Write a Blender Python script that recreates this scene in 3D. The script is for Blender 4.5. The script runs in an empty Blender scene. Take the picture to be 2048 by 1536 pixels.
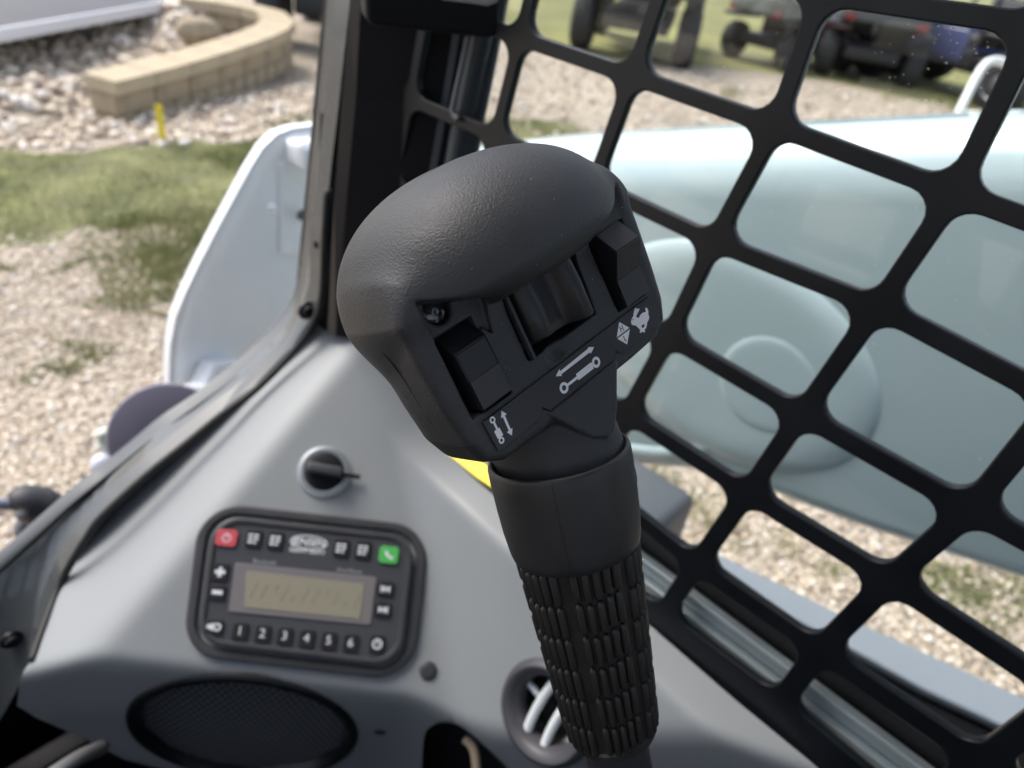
import bpy, bmesh, math, random
import numpy as np
from mathutils import Vector, Matrix, geometry
random.seed(7); rng = np.random.default_rng(7)
R_ = math.radians
scn = bpy.context.scene
col = scn.collection

# ------------------------------------------------------------------ camera
# world: +Y is the way the machine faces, +X its right side, Z up, metres, ground at z = 0
CAM = Vector((0.0, 0.0, 1.45))
FPX = 1450.0                                   # focal length in photograph pixels (2048 wide)
RM = Matrix(((0.6832206, -0.7186184, 0.1296038), (-0.3246062, -0.4578813, -0.8276325), (0.6540951, 0.5233854, -0.546102)))
AX = RM.transposed()                           # columns: camera right, down, forward in the world
cam_d = bpy.data.cameras.new('camera'); cam = bpy.data.objects.new('camera', cam_d); col.objects.link(cam)
cr, cd, cf = AX.col[0], AX.col[1], AX.col[2]
cam.matrix_world = Matrix.Translation(CAM) @ Matrix((cr, -cd, -cf)).transposed().to_4x4()
cam_d.sensor_width = 36.0; cam_d.lens = 36.0 * FPX / 2048.0
cam_d.clip_start = 0.02; cam_d.clip_end = 1500
cam_d.dof.use_dof = True; cam_d.dof.focus_distance = 0.228; cam_d.dof.aperture_fstop = 10.5
scn.camera = cam

# ------------------------------------------------------------------ sky, sun, exposure
SUN_EL, SUN_AZ = 58.0, 345.0                   # azimuth clockwise from +Y
w = bpy.data.worlds.new('World'); scn.world = w; w.use_nodes = True
nt = w.node_tree; nt.nodes.clear()
sky = nt.nodes.new('ShaderNodeTexSky'); sky.sky_type = 'NISHITA'; sky.sun_disc = False
sky.sun_elevation = R_(SUN_EL); sky.sun_rotation = R_(SUN_AZ)
sky.air_density = 1.0; sky.dust_density = 4.0; sky.ozone_density = 1.0
hsv = nt.nodes.new('ShaderNodeHueSaturation'); hsv.inputs['Saturation'].default_value = 0.62
bg = nt.nodes.new('ShaderNodeBackground'); bg.inputs[1].default_value = 0.15
wo = nt.nodes.new('ShaderNodeOutputWorld')
nt.links.new(sky.outputs[0], hsv.inputs['Color']); nt.links.new(hsv.outputs[0], bg.inputs[0]); nt.links.new(bg.outputs[0], wo.inputs[0])
sl = bpy.data.lights.new('sun', 'SUN'); sl.energy = 1.15; sl.angle = R_(25); sl.color = (1.0, 0.95, 0.88)
so = bpy.data.objects.new('sun', sl); col.objects.link(so)
az = R_(SUN_AZ); el = R_(SUN_EL)
sd = Vector((math.sin(az) * math.cos(el), math.cos(az) * math.cos(el), math.sin(el)))
so.rotation_euler = sd.to_track_quat('Z', 'Y').to_euler(); so.location = (0, 0, 6)
scn.view_settings.view_transform = 'Standard'; scn.view_settings.look = 'None'
scn.view_settings.exposure = 1.15; scn.view_settings.gamma = 1.0
scn.render.engine = 'CYCLES'
scn.cycles.max_bounces = 7; scn.cycles.diffuse_bounces = 4; scn.cycles.transparent_max_bounces = 12
scn.cycles.use_denoising = True

# ------------------------------------------------------------------ projection helpers (photo pixel -> point on a real plane)
def ray(x, y):
    return (cr * ((x - 1024) / FPX) + cd * ((y - 768) / FPX) + cf)
def at(x, y, t): return CAM + ray(x, y) * t
def on(x, y, n, p):                            # pixel ray cut with the plane through p (world) with normal n
    d = ray(x, y); n = Vector(n); return CAM + d * ((Vector(p) - CAM).dot(n) / d.dot(n))
def ground(x, y, z=0.0): return on(x, y, (0, 0, 1), (0, 0, z))
def project(P):
    q = Vector(P) - CAM; z = q.dot(cf); return (1024 + FPX * q.dot(cr) / z, 768 + FPX * q.dot(cd) / z)

# ------------------------------------------------------------------ materials
MATS = {}
def mat(name, c, rough=0.5, metal=0.0, spec=0.5, coat=0.0, bump=None, var=None, emit=None, sheen=0.0):
    """bump = (scale, distance, kind); var = (scale, amount) brightness mottling"""
    if name in MATS: return MATS[name]
    m = bpy.data.materials.new(name); m.use_nodes = True; n = m.node_tree.nodes; L = m.node_tree.links
    b = n['Principled BSDF']; b.inputs['Base Color'].default_value = (*c, 1); b.inputs['Roughness'].default_value = rough
    b.inputs['Metallic'].default_value = metal; b.inputs['Specular IOR Level'].default_value = spec
    if coat: b.inputs['Coat Weight'].default_value = coat; b.inputs['Coat Roughness'].default_value = 0.06
    if emit: b.inputs['Emission Color'].default_value = (*emit[0], 1); b.inputs['Emission Strength'].default_value = emit[1]
    tc = n.new('ShaderNodeTexCoord')
    if var:
        tx = n.new('ShaderNodeTexNoise'); tx.inputs['Scale'].default_value = var[0]; tx.inputs['Detail'].default_value = 6
        L.new(tc.outputs['Object'], tx.inputs['Vector'])
        mr = n.new('ShaderNodeMapRange'); mr.inputs[1].default_value = 0.3; mr.inputs[2].default_value = 0.7
        mr.inputs[3].default_value = 1 - var[1]; mr.inputs[4].default_value = 1 + var[1]; L.new(tx.outputs[0], mr.inputs[0])
        mx = n.new('ShaderNodeVectorMath'); mx.operation = 'SCALE'; mx.inputs[0].default_value = c
        L.new(mr.outputs[0], mx.inputs['Scale']); L.new(mx.outputs[0], b.inputs['Base Color'])
        r2 = n.new('ShaderNodeMapRange'); r2.inputs[1].default_value = 0.3; r2.inputs[2].default_value = 0.7
        r2.inputs[3].default_value = rough * 0.88; r2.inputs[4].default_value = min(1, rough * 1.12); L.new(tx.outputs[0], r2.inputs[0]); L.new(r2.outputs[0], b.inputs['Roughness'])
    if bump:
        if bump[2] == 'leather':
            tx = n.new('ShaderNodeTexVoronoi'); tx.feature = 'SMOOTH_F1'; tx.inputs['Scale'].default_value = bump[0]; out = tx.outputs['Distance']
            t2 = n.new('ShaderNodeTexNoise'); t2.inputs['Scale'].default_value = bump[0] * 0.7; t2.inputs['Detail'].default_value = 3
            L.new(tc.outputs['Object'], t2.inputs['Vector']); wv = n.new('ShaderNodeVectorMath'); wv.operation = 'MULTIPLY_ADD'
            L.new(t2.outputs['Color'], wv.inputs[0]); wv.inputs[1].default_value = (1.6 / bump[0],) * 3; L.new(tc.outputs['Object'], wv.inputs[2]); L.new(wv.outputs[0], tx.inputs['Vector'])
        elif bump[2] == 'stone':
            tx = n.new('ShaderNodeTexVoronoi'); tx.inputs['Scale'].default_value = bump[0]; out = tx.outputs['Distance']; L.new(tc.outputs['Object'], tx.inputs['Vector'])
        else:
            tx = n.new('ShaderNodeTexNoise'); tx.inputs['Scale'].default_value = bump[0]; tx.inputs['Detail'].default_value = 5; out = tx.outputs[0]; L.new(tc.outputs['Object'], tx.inputs['Vector'])
        bp = n.new('ShaderNodeBump'); bp.inputs['Strength'].default_value = 1.0; bp.inputs['Distance'].default_value = bump[1]
        L.new(out, bp.inputs['Height']); L.new(bp.outputs[0], b.inputs['Normal'])
        if coat: L.new(bp.outputs[0], b.inputs['Coat Normal'])
    MATS[name] = m; return m

M_HEAD = mat('moulded_black_plastic', (0.030, 0.032, 0.036), 0.5, bump=(1800, 0.00014, 'leather'), var=(60, 0.08))
M_SWITCH = mat('smooth_black_plastic', (0.017, 0.017, 0.02), 0.42, bump=(2500, 0.00002, 'noise'))
M_PAD = mat('grey_black_plastic', (0.04, 0.04, 0.046), 0.55, bump=(2500, 0.00003, 'noise'))
M_STRIP = mat('label_film', (0.03, 0.03, 0.034), 0.4, bump=(1800, 0.00003, 'noise'))
M_PRINT = mat('white_print', (0.88, 0.9, 0.93), 0.5)
M_RUBBER = mat('collar_rubber', (0.026, 0.026, 0.028), 0.5, bump=(500, 0.00004, 'noise'), var=(45, 0.2))
M_GRIP = mat('grip_rubber', (0.020, 0.019, 0.018), 0.42, bump=(900, 0.00004, 'noise'), var=(90, 0.25))
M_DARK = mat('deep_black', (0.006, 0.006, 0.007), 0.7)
M_DASH = mat('dash_grey_plastic', (0.225, 0.24, 0.25), 0.48, bump=(1100, 0.00006, 'noise'), var=(9, 0.03))
M_GASKET = mat('gasket_charcoal', (0.035, 0.036, 0.04), 0.55, var=(40, 0.1))
M_FACE = mat('radio_face', (0.045, 0.048, 0.055), 0.45)
M_FRAME = mat('black_enamel', (0.004, 0.0055, 0.008), 0.40, spec=0.32, coat=0.05, bump=(240, 0.00006, 'noise'), var=(25, 0.25))
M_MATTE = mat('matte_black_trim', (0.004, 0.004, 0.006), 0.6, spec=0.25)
M_SEAL = mat('seal_rubber', (0.010, 0.010, 0.010), 0.6)
M_ARM = mat('arm_paint', (0.46, 0.59, 0.62), 0.24, coat=0.5, bump=(14, 0.0006, 'noise'), var=(3, 0.03))
M_WHITE = mat('white_paint', (0.76, 0.79, 0.82), 0.33, coat=0.4, bump=(20, 0.0004, 'noise'), var=(6, 0.04))
M_CHROME = mat('chrome', (0.78, 0.82, 0.84), 0.32, metal=1.0)
M_ALU = mat('anodised_track', (0.42, 0.48, 0.49), 0.35, metal=0.5, var=(20, 0.1))
M_YEL = mat('yellow_paint', (0.80, 0.62, 0.01), 0.4)

# ------------------------------------------------------------------ object helpers
def tag(o, label=None, cat=None, group=None, kind=None):
    if label: o['label'] = label
    if cat: o['category'] = cat
    if group: o['group'] = group
    if kind: o['kind'] = kind
    return o
def thing(name, loc, label, cat, group=None):
    o = bpy.data.objects.new(name, None); o.location = loc; o.empty_display_size = 0.02; col.objects.link(o)
    return tag(o, label, cat, group)
def put(o, parent=None):
    col.objects.link(o)
    if parent is not None:
        o.parent = parent; l = Vector((0, 0, 0)); p = parent
        while p is not None: l += p.location; p = p.parent
        if o.get('_world', True): o.location = o.location - l
    if '_world' in o: del o['_world']
    return o
def mesh_obj(name, verts, faces, m, parent=None, smooth=True, loc=None, angle=None):
    """verts in world coordinates"""
    v = np.asarray([tuple(p) for p in verts], dtype=float) if not isinstance(verts, np.ndarray) else verts.astype(float)
    c = Vector(loc) if loc is not None else Vector(v.mean(0))
    me = bpy.data.meshes.new(name); me.from_pydata([tuple(p) for p in (v - np.array(c))], [], [tuple(int(i) for i in f) for f in faces]); me.validate()
    me.materials.append(m)
    me.shade_smooth() if smooth else me.shade_flat()
    o = bpy.data.objects.new(name, me); o.location = c
    put(o, parent)
    if angle: me.set_sharp_from_angle(angle=R_(angle))
    return o
def frame_of(n, x):
    n = Vector(n).normalized(); x = (Vector(x) - n * Vector(x).dot(n)).normalized(); return x, n.cross(x), n
def plate(name, loops, n, x, p0, thick, bevel, m, parent=None, z0=0.0, bres=2, closed=True):
    """flat plate: loops of world points on the plane (n, p0); first is the outline, others are holes. Body spans z0..z0+thick along n."""
    X, Y, N = frame_of(n, x); p0 = Vector(p0)
    cu = bpy.data.curves.new(name, 'CURVE'); cu.dimensions = '2D'; cu.fill_mode = 'BOTH'
    cu.extrude = max(thick / 2 - bevel, 0); cu.bevel_depth = bevel; cu.bevel_resolution = bres; cu.offset = -bevel
    for lp in loops:
        sp = cu.splines.new('POLY'); sp.points.add(len(lp) - 1); sp.use_cyclic_u = True
        for i, q in enumerate(lp):
            d = Vector(q) - p0; sp.points[i].co = (d.dot(X), d.dot(Y), 0, 1)
    tmp = bpy.data.objects.new(name, cu); col.objects.link(tmp)
    dg = bpy.context.evaluated_depsgraph_get(); me = bpy.data.meshes.new_from_object(tmp.evaluated_get(dg))
    bpy.data.objects.remove(tmp); bpy.data.curves.remove(cu)
    M = Matrix((X, Y, N)).transposed().to_4x4()
    me.transform(M); me.transform(Matrix.Translation(N * (z0 + thick / 2)))
    c = Vector(np.mean([tuple(v.co) for v in me.vertices], axis=0)); me.transform(Matrix.Translation(-c))
    me.materials.clear(); me.materials.append(m); me.shade_smooth(); me.set_sharp_from_angle(angle=R_(35))
    me.name = name
    o = bpy.data.objects.new(name, me); o.location = p0 + c
    return put(o, parent)
def rounded(pts, r, k=6):
    """round the corners of a closed polygon (Vectors, any dimension); r scalar or list"""
    out = []; n = len(pts)
    for i in range(n):
        a, b, c = Vector(pts[i - 1]), Vector(pts[i]), Vector(pts[(i + 1) % n])
        ri = r[i] if isinstance(r, (list, tuple)) else r
        u = (a - b).normalized(); v = (c - b).normalized(); ang = u.angle(v)
        if ang > 3.05 or ri < 1e-7: out.append(b); continue
        d = min(ri / math.tan(ang / 2), 0.48 * (a - b).length, 0.48 * (c - b).length); rr = d * math.tan(ang / 2)
        bis = (u + v).normalized(); cc = b + bis * (rr / math.sin(ang / 2))
        s = b + u * d - cc; e = b + v * d - cc; w_ = s.angle(e)
        for j in range(k + 1):
            f = j / k; out.append(cc + (s * math.sin((1 - f) * w_) + e * math.sin(f * w_)) / math.sin(w_) if w_ > 1e-4 else cc + s)
    return out
def tube(name, pts, r, m, parent=None, seg=10, closed=False, sub=6, rs=None):
    """smooth tube through points (Catmull-Rom)"""
    P = [Vector(p) for p in pts]; n = len(P); Q = []; RR = []
    rng_i = range(n if closed else n - 1)
    for i in rng_i:
        p0 = P[i - 1] if (i > 0 or closed) else P[0]; p1 = P[i]; p2 = P[(i + 1) % n]; p3 = P[(i + 2) % n] if (i + 2 < n or closed) else p2
        for j in range(sub):
            t = j / sub
            Q.append(0.5 * ((2 * p1) + (p2 - p0) * t + (2 * p0 - 5 * p1 + 4 * p2 - p3) * t * t + (3 * p1 - p0 - 3 * p2 + p3) * t ** 3))
            a = rs[i] if rs else r; b = rs[(i + 1) % n] if rs else r; RR.append(a + (b - a) * t)
    if not closed: Q.append(P[-1]); RR.append(rs[-1] if rs else r)
    V = []; F = []; up = None; m_ = len(Q)
    for i, q in enumerate(Q):
        a = Q[i - 1] if (i > 0 or closed) else Q[i]; b = Q[(i + 1) % m_] if (i < m_ - 1 or closed) else Q[i]
        t = (b - a).normalized()
        if up is None: up = t.orthogonal().normalized()
        up = (up - t * up.dot(t)).normalized(); s = t.cross(up)
        for k in range(seg):
            an = 2 * math.pi * k / seg; V.append(q + (up * math.cos(an) + s * math.sin(an)) * RR[i])
    for i in range(m_ if closed else m_ - 1):
        for k in range(seg):
            a = i * seg + k; b = i * seg + (k + 1) % seg; c = ((i + 1) % m_) * seg + (k + 1) % seg; d = ((i + 1) % m_) * seg + k
            F.append((a, b, c, d))
    if not closed: F.append(tuple(range(seg))[::-1]); F.append(tuple(range((m_ - 1) * seg, m_ * seg)))
    return mesh_obj(name, V, F, m, parent)
def lathe(name, prof, o, axis, m, parent=None, seg=48, xdir=None, sc=(1, 1), angle=40, cap=True):
    """prof = [(radius, height)] along axis from o"""
    A = Vector(axis).normalized(); X = Vector(xdir) if xdir else A.orthogonal(); X = (X - A * X.dot(A)).normalized(); Y = A.cross(X); o = Vector(o)
    V = []; F = []
    for r, h in prof:
        for k in range(seg):
            an = 2 * math.pi * k / seg; V.append(o + A * h + X * (r * sc[0] * math.cos(an)) + Y * (r * sc[1] * math.sin(an)))
    for i in range(len(prof) - 1):
        for k in range(seg): F.append((i * seg + k, i * seg + (k + 1) % seg, (i + 1) * seg + (k + 1) % seg, (i + 1) * seg + k))
    if cap: F.append(tuple(range(seg))[::-1]); F.append(tuple(range((len(prof) - 1) * seg, len(prof) * seg)))
    return mesh_obj(name, V, F, m, parent, angle=angle)
def box(name, c, half, axes, m, parent=None, bev=0.0):
    """box with centre c, half sizes, axes (3 vectors)"""
    bm = bmesh.new(); bmesh.ops.create_cube(bm, size=2)
    for v in bm.verts: v.co = Vector((v.co.x * half[0], v.co.y * half[1], v.co.z * half[2]))
    if bev: bmesh.ops.bevel(bm, geom=bm.edges[:], offset=bev, segments=3, affect='EDGES', profile=0.5)
    A = Matrix(axes).transposed(); V = [A @ v.co + Vector(c) for v in bm.verts]; F = [[v.index for v in f.verts] for f in bm.faces]
    bm.free(); return mesh_obj(name, V, F, m, parent, angle=32)
ID3 = (Vector((1, 0, 0)), Vector((0, 1, 0)), Vector((0, 0, 1)))
def inside(px, py, poly):
    c = np.zeros(px.shape, bool); n = len(poly)
    for i in range(n):
        x1, y1 = poly[i][:2]; x2, y2 = poly[(i + 1) % n][:2]
        if y1 == y2: continue
        hit = ((y1 > py) != (y2 > py)) & (px < (x2 - x1) * (py - y1) / (y2 - y1) + x1); c ^= hit
    return c
def text_mesh(s, size, font_scale_x=1.0):
    cu = bpy.data.curves.new('lettering', 'FONT'); cu.body = s; cu.size = size; cu.align_x = 'CENTER'; cu.align_y = 'CENTER'; cu.extrude = 0.0001; cu.resolution_u = 3
    t = bpy.data.objects.new('t', cu); col.objects.link(t); dg = bpy.context.evaluated_depsgraph_get()
    me = bpy.data.meshes.new_from_object(t.evaluated_get(dg)); bpy.data.objects.remove(t)
    me.transform(Matrix.Diagonal((font_scale_x, 1, 1, 1))); return me

# ------------------------------------------------------------------ signed-distance solids -> mesh (surface nets)
def smax(a, b, k):
    h = np.clip(0.5 + 0.5 * (a - b) / k, 0, 1); return b + (a - b) * h + k * h * (1 - h)
def smin(a, b, k): return -smax(-a, -b, k)
def poly_sdf(x, y, poly):
    d = np.full(np.broadcast(x, y).shape, 1e9, np.float32); n = len(poly)
    for i in range(n):
        ax, ay = poly[i]; bx, by = poly[(i + 1) % n]; ex, ey = bx - ax, by - ay
        t = np.clip(((x - ax) * ex + (y - ay) * ey) / (ex * ex + ey * ey), 0, 1)
        d = np.minimum(d, (x - ax - t * ex) ** 2 + (y - ay - t * ey) ** 2)
    d = np.sqrt(d); return np.where(inside(x + 0 * y, y + 0 * x, poly), -d, d)
def surface_nets(D, o, h):
    """D sampled on a grid with origin o and spacing h -> verts, quads"""
    S_ = D < 0; nx, ny, nz = D.shape
    cnt = np.zeros((nx - 1, ny - 1, nz - 1), np.int8)
    for a in (0, 1):
        for b in (0, 1):
            for c in (0, 1): cnt += S_[a:nx - 1 + a, b:ny - 1 + b, c:nz - 1 + c]
    act = (cnt > 0) & (cnt < 8); idx = -np.ones(act.shape, np.int64); I = np.argwhere(act); idx[act] = np.arange(len(I))
    P = np.zeros((len(I), 3)); W = np.zeros(len(I))
    cor = [(a, b, c) for a in (0, 1) for b in (0, 1) for c in (0, 1)]
    for p in cor:
        for ax in range(3):
            if p[ax] == 0:
                q = list(p); q[ax] = 1
                d0 = D[I[:, 0] + p[0], I[:, 1] + p[1], I[:, 2] + p[2]]; d1 = D[I[:, 0] + q[0], I[:, 1] + q[1], I[:, 2] + q[2]]
                m = (d0 < 0) != (d1 < 0); t = np.where(m, d0 / np.where(m, d0 - d1, 1), 0)
                pt = np.array(p, float)[None] + 0.0 * t[:, None]; pt = np.repeat(np.array(p, float)[None], len(I), 0); pt[:, ax] += t
                P += pt * m[:, None]; W += m
    P = I + P / W[:, None]; F = []
    for ax in range(3):
        s0 = [slice(1, -1)] * 3; s0[ax] = slice(0, -1); s1 = [slice(1, -1)] * 3; s1[ax] = slice(1, None)
        a = S_[tuple(s0)]; b = S_[tuple(s1)]; E = np.argwhere(a != b)
        if not len(E): continue
        sg = a[tuple(E.T)]; E = E + 1; E[:, ax] -= 1
        u, v = (ax + 1) % 3, (ax + 2) % 3
        def g(du, dv):
            e = E.copy(); e[:, u] -= du; e[:, v] -= dv; return idx[tuple(e.T)]
        q = np.stack([g(1, 1), g(0, 1), g(0, 0), g(1, 0)], 1); q[~sg] = q[~sg][:, ::-1]; F.append(q)
    return P * h + np.array(o), np.concatenate(F)
def np_mesh(name, V, F, m, parent=None, smooth=True):
    c = V.mean(0); me = bpy.data.meshes.new(name); k = F.shape[1]
    me.vertices.add(len(V)); me.vertices.foreach_set('co', (V - c).astype(np.float32).ravel())
    me.loops.add(F.size); me.loops.foreach_set('vertex_index', F.ravel().astype(np.int32))
    me.polygons.add(len(F)); me.polygons.foreach_set('loop_start', np.arange(0, F.size, k, dtype=np.int32))
    me.update(calc_edges=True); me.materials.append(m)
    if smooth: me.shade_smooth()
    o = bpy.data.objects.new(name, me); o.location = Vector(c); return put(o, parent)
def circ(cx, cy, r, k=20): return [(cx + r * math.cos(2 * math.pi * i / k), cy + r * math.sin(2 * math.pi * i / k)) for i in range(k)]
def smooth2(l, it=2):
    for _ in range(it):
        o = []
        for i in range(len(l)):
            a, b = np.array(l[i]), np.array(l[(i + 1) % len(l)]); o += [tuple(a * .75 + b * .25), tuple(a * .25 + b * .75)]
        l = o
    return l

# ================================================================== GROUND
def ground_mat(name, cols, sc, bump, spec=0.25, big=0.5, gap_col=(0.10, 0.085, 0.07), gap=0.12):
    m = bpy.data.materials.new(name); m.use_nodes = True; n = m.node_tree.nodes; L = m.node_tree.links; b = n['Principled BSDF']
    b.inputs['Roughness'].default_value = 0.85; b.inputs['Specular IOR Level'].default_value = spec
    tc = n.new('ShaderNodeTexCoord'); vo = n.new('ShaderNodeTexVoronoi'); vo.inputs['Scale'].default_value = sc; L.new(tc.outputs['Object'], vo.inputs['Vector'])
    rp = n.new('ShaderNodeValToRGB'); rp.color_ramp.interpolation = 'CONSTANT'; e = rp.color_ramp.elements
    e[0].color = (*cols[0], 1); e[1].position = 1 / len(cols); e[1].color = (*cols[1], 1)
    for i in range(2, len(cols)): q = e.new(i / len(cols)); q.color = (*cols[i], 1)
    sx = n.new('ShaderNodeSeparateColor'); L.new(vo.outputs['Color'], sx.inputs[0]); L.new(sx.outputs[0], rp.inputs[0])
    no = n.new('ShaderNodeTexNoise'); no.inputs['Scale'].default_value = big; no.inputs['Detail'].default_value = 7; L.new(tc.outputs['Object'], no.inputs['Vector'])
    mr = n.new('ShaderNodeMapRange'); mr.inputs[1].default_value = 0.3; mr.inputs[2].default_value = 0.7; mr.inputs[3].default_value = 0.72; mr.inputs[4].default_value = 1.22; L.new(no.outputs[0], mr.inputs[0])
    sc_ = n.new('ShaderNodeVectorMath'); sc_.operation = 'SCALE'; L.new(rp.outputs[0], sc_.inputs[0]); L.new(mr.outputs[0], sc_.inputs['Scale'])
    ve = n.new('ShaderNodeTexVoronoi'); ve.feature = 'DISTANCE_TO_EDGE'; ve.inputs['Scale'].default_value = sc; L.new(tc.outputs['Object'], ve.inputs['Vector'])
    mg = n.new('ShaderNodeMapRange'); mg.inputs[1].default_value = 0; mg.inputs[2].default_value = gap; L.new(ve.outputs[0], mg.inputs[0])
    mx = n.new('ShaderNodeMix'); mx.data_type = 'RGBA'; L.new(mg.outputs[0], mx.inputs[0]); mx.inputs[6].default_value = (*gap_col, 1); L.new(sc_.outputs[0], mx.inputs[7]); L.new(mx.outputs[2], b.inputs['Base Color'])  # base colour goes over to the gap tone towards the cell edges
    bp = n.new('ShaderNodeBump'); bp.inputs['Distance'].default_value = bump; bp.inputs['Strength'].default_value = 1; L.new(mg.outputs[0], bp.inputs['Height']); L.new(bp.outputs[0], b.inputs['Normal'])
    return m
GC = [(0.57, 0.49, 0.385), (0.46, 0.39, 0.30), (0.65, 0.57, 0.46), (0.40, 0.33, 0.26), (0.53, 0.44, 0.345), (0.70, 0.63, 0.53), (0.49, 0.42, 0.33)]
M_GRAVEL = ground_mat('gravel', GC, 58, 0.008, gap_col=(0.32, 0.265, 0.20), gap=0.10)
M_SOIL = mat('lawn_soil', (0.16, 0.165, 0.07), 0.9, bump=(30, 0.02, 'noise'), var=(3.5, 0.45))
M_FIELD = mat('field_grass', (0.19, 0.19, 0.068), 0.9, bump=(12, 0.03, 'noise'), var=(0.6, 0.35))
def sheet(name, pts, z, m, kind='structure'):
    return tag(mesh_obj(name, [Vector((p[0], p[1], z)) for p in pts], [tuple(range(len(pts)))], m, None, smooth=False), kind=kind)
sheet('ground', [(-400, -400), (600, -400), (600, 700), (-400, 700)], 0.0, M_GRAVEL)
def ragged(px, z=0.0, amp=0.10, step=0.12):
    P = [ground(x, y) for x, y in px]; o = []
    for i in range(len(P)):
        a, b = P[i], P[(i + 1) % len(P)]; k = max(1, int((b - a).length / step))
        for j in range(k):
            q = a.lerp(b, j / k); nn = Vector((-(b - a).y, (b - a).x, 0)).normalized(); o.append(q + nn * rng.normal(0, amp * min(1.0, (q - CAM).length / 6)))
    return o
# far field behind the row of vehicles
fp = [ground(x, y) for x, y in [(945, 25), (1060, 78), (1200, 118), (1330, 128), (1500, 142), (1640, 158), (1800, 192), (1900, 214), (2048, 232)]]
far = fp + [Vector((fp[-1].x * 30, fp[-1].y * 30 - 60, 0)), Vector((300, 600, 0)), Vector((fp[0].x * 20, fp[0].y * 40, 0))]
sheet('field', [(p.x, p.y) for p in far], 0.004, M_FIELD)
lawns = [([(-90, 310), (0, 302), (70, 306), (150, 300), (230, 288), (330, 284), (420, 286), (520, 276), (600, 285), (640, 300), (640, 470), (480, 420), (430, 452), (380, 478), (320, 460), (250, 470), (170, 458), (90, 480), (0, 505), (-90, 520)], 1.0),
         ([(66, 545), (108, 505), (150, 470), (250, 452), (330, 500), (420, 500), (400, 560), (345, 590), (335, 640), (300, 652), (255, 618), (215, 585), (128, 558)], 0.75),
         ([(95, 702), (150, 668), (225, 676), (258, 700), (245, 726), (185, 742), (125, 716)], 0.6), ([(-30, 520), (20, 516), (40, 532), (10, 548), (-30, 548)], 0.8),
         ([(175, 965), (205, 930), (230, 945), (225, 985), (190, 1000)], 0.5),
         ([(945, 275), (952, 238), (1010, 236), (1100, 246), (1230, 262), (1300, 262), (1300, 300), (945, 300)], 1.0),
         ([(1750, 172), (1800, 160), (1845, 180), (1960, 214), (1940, 232), (1850, 214), (1770, 196)], 0.8), ([(1452, 190), (1478, 178), (1482, 212), (1455, 208)], 0.7),
         ([(2010, 205), (2048, 200), (2100, 260), (2010, 245)], 0.8)]
Vg = []; Fg = []
def blades(poly, dens, hmin, hmax, lim=1e9):
    A = np.array([(p.x, p.y) for p in poly]); x0, y0 = A.min(0); x1, y1 = A.max(0); n = int(min(lim, (x1 - x0) * (y1 - y0) * dens))
    xs = rng.uniform(x0, x1, n); ys = rng.uniform(y0, y1, n); ok = inside(xs, ys, [tuple(a) for a in A])
    nz = np.sin(xs * 5.1 + 1.3 * np.sin(ys * 3.7)) * np.sin(ys * 4.3 + 1.7 * np.sin(xs * 2.9)); ok &= rng.uniform(-0.9, 0.5, n) < nz + 0.25
    xs = xs[ok]; ys = ys[ok]; k = len(xs); h = rng.uniform(hmin, hmax, k); a = rng.uniform(0, 6.283, k); wd = rng.uniform(0.002, 0.0045, k) * (hmax / 0.05); ln = rng.normal(0, 0.45, (k, 2)) * h[:, None]
    z0 = np.zeros(k); p0 = np.stack([xs - wd * np.cos(a), ys - wd * np.sin(a), z0], 1); p1 = np.stack([xs + wd * np.cos(a), ys + wd * np.sin(a), z0], 1)
    p2 = np.stack([xs + ln[:, 0], ys + ln[:, 1], h], 1); b = sum(len(v) for v in Vg)
    Vg.append(np.concatenate([p0, p1, p2])); i = np.arange(k); Fg.append(np.stack([i, i + k, i + 2 * k], 1) + b)
for px, d in lawns:
    rp_ = ragged(px); near = (rp_[0] - CAM).length < 7
    sheet('turf', [(p.x, p.y) for p in rp_], 0.004 if d > 0.9 else 0.003, M_SOIL if d > 0.9 else M_GRAVEL, 'structure') if d > 0.9 else None
    blades([q + Vector((rng.normal(0, .05), rng.normal(0, .05), 0)) for q in rp_], (9000 if d > .9 else 26000) if near else 1100, 0.012, 0.032 if near else 0.09, 130000)
# thin growth on the gravel outside the right window and scattered weeds
for cx, cy, r in ((1900, 1170, .10), (1860, 1150, .08), (1420, 1030, .10), (1370, 1000, .08), (1330, 960, .07), (1560, 1090, .06), (1940, 1240, .10), (2010, 1200, .12), (1460, 1070, .08), (1650, 1140, .05), (1990, 1320, .06), (1300, 1060, .08), (490, 470, .3), (350, 480, .4), (300, 470, .3), (400, 520, .3), (545, 330, .4), (140, 1150, .08), (60, 760, .05), (590, 250, .3)):
    c = ground(cx, cy); blades([c + Vector((r * math.cos(t) * rng.uniform(.6, 1.2), r * math.sin(t) * rng.uniform(.6, 1.2), 0)) for t in np.linspace(0, 6.28, 14, endpoint=False)], 11000, 0.010, 0.038, 6000)
def grass_mat():
    m = mat('grass_blade', (0.2, 0.25, 0.05), 0.6, spec=0.3); n = m.node_tree.nodes; L = m.node_tree.links
    tc = n.new('ShaderNodeTexCoord'); no = n.new('ShaderNodeTexNoise'); no.inputs['Scale'].default_value = 2.2; no.inputs['Detail'].default_value = 8; L.new(tc.outputs['Object'], no.inputs['Vector'])
    r = n.new('ShaderNodeValToRGB'); r.color_ramp.elements[0].position = 0.38; r.color_ramp.elements[0].color = (0.135, 0.17, 0.048, 1); r.color_ramp.elements[1].position = 0.62; r.color_ramp.elements[1].color = (0.31, 0.30, 0.14, 1)
    L.new(no.outputs[0], r.inputs[0]); L.new(r.outputs[0], n['Principled BSDF'].inputs['Base Color']); return m
tag(np_mesh('grass', np.concatenate(Vg), np.concatenate(Fg), grass_mat(), None, smooth=False), kind='stuff')
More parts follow.
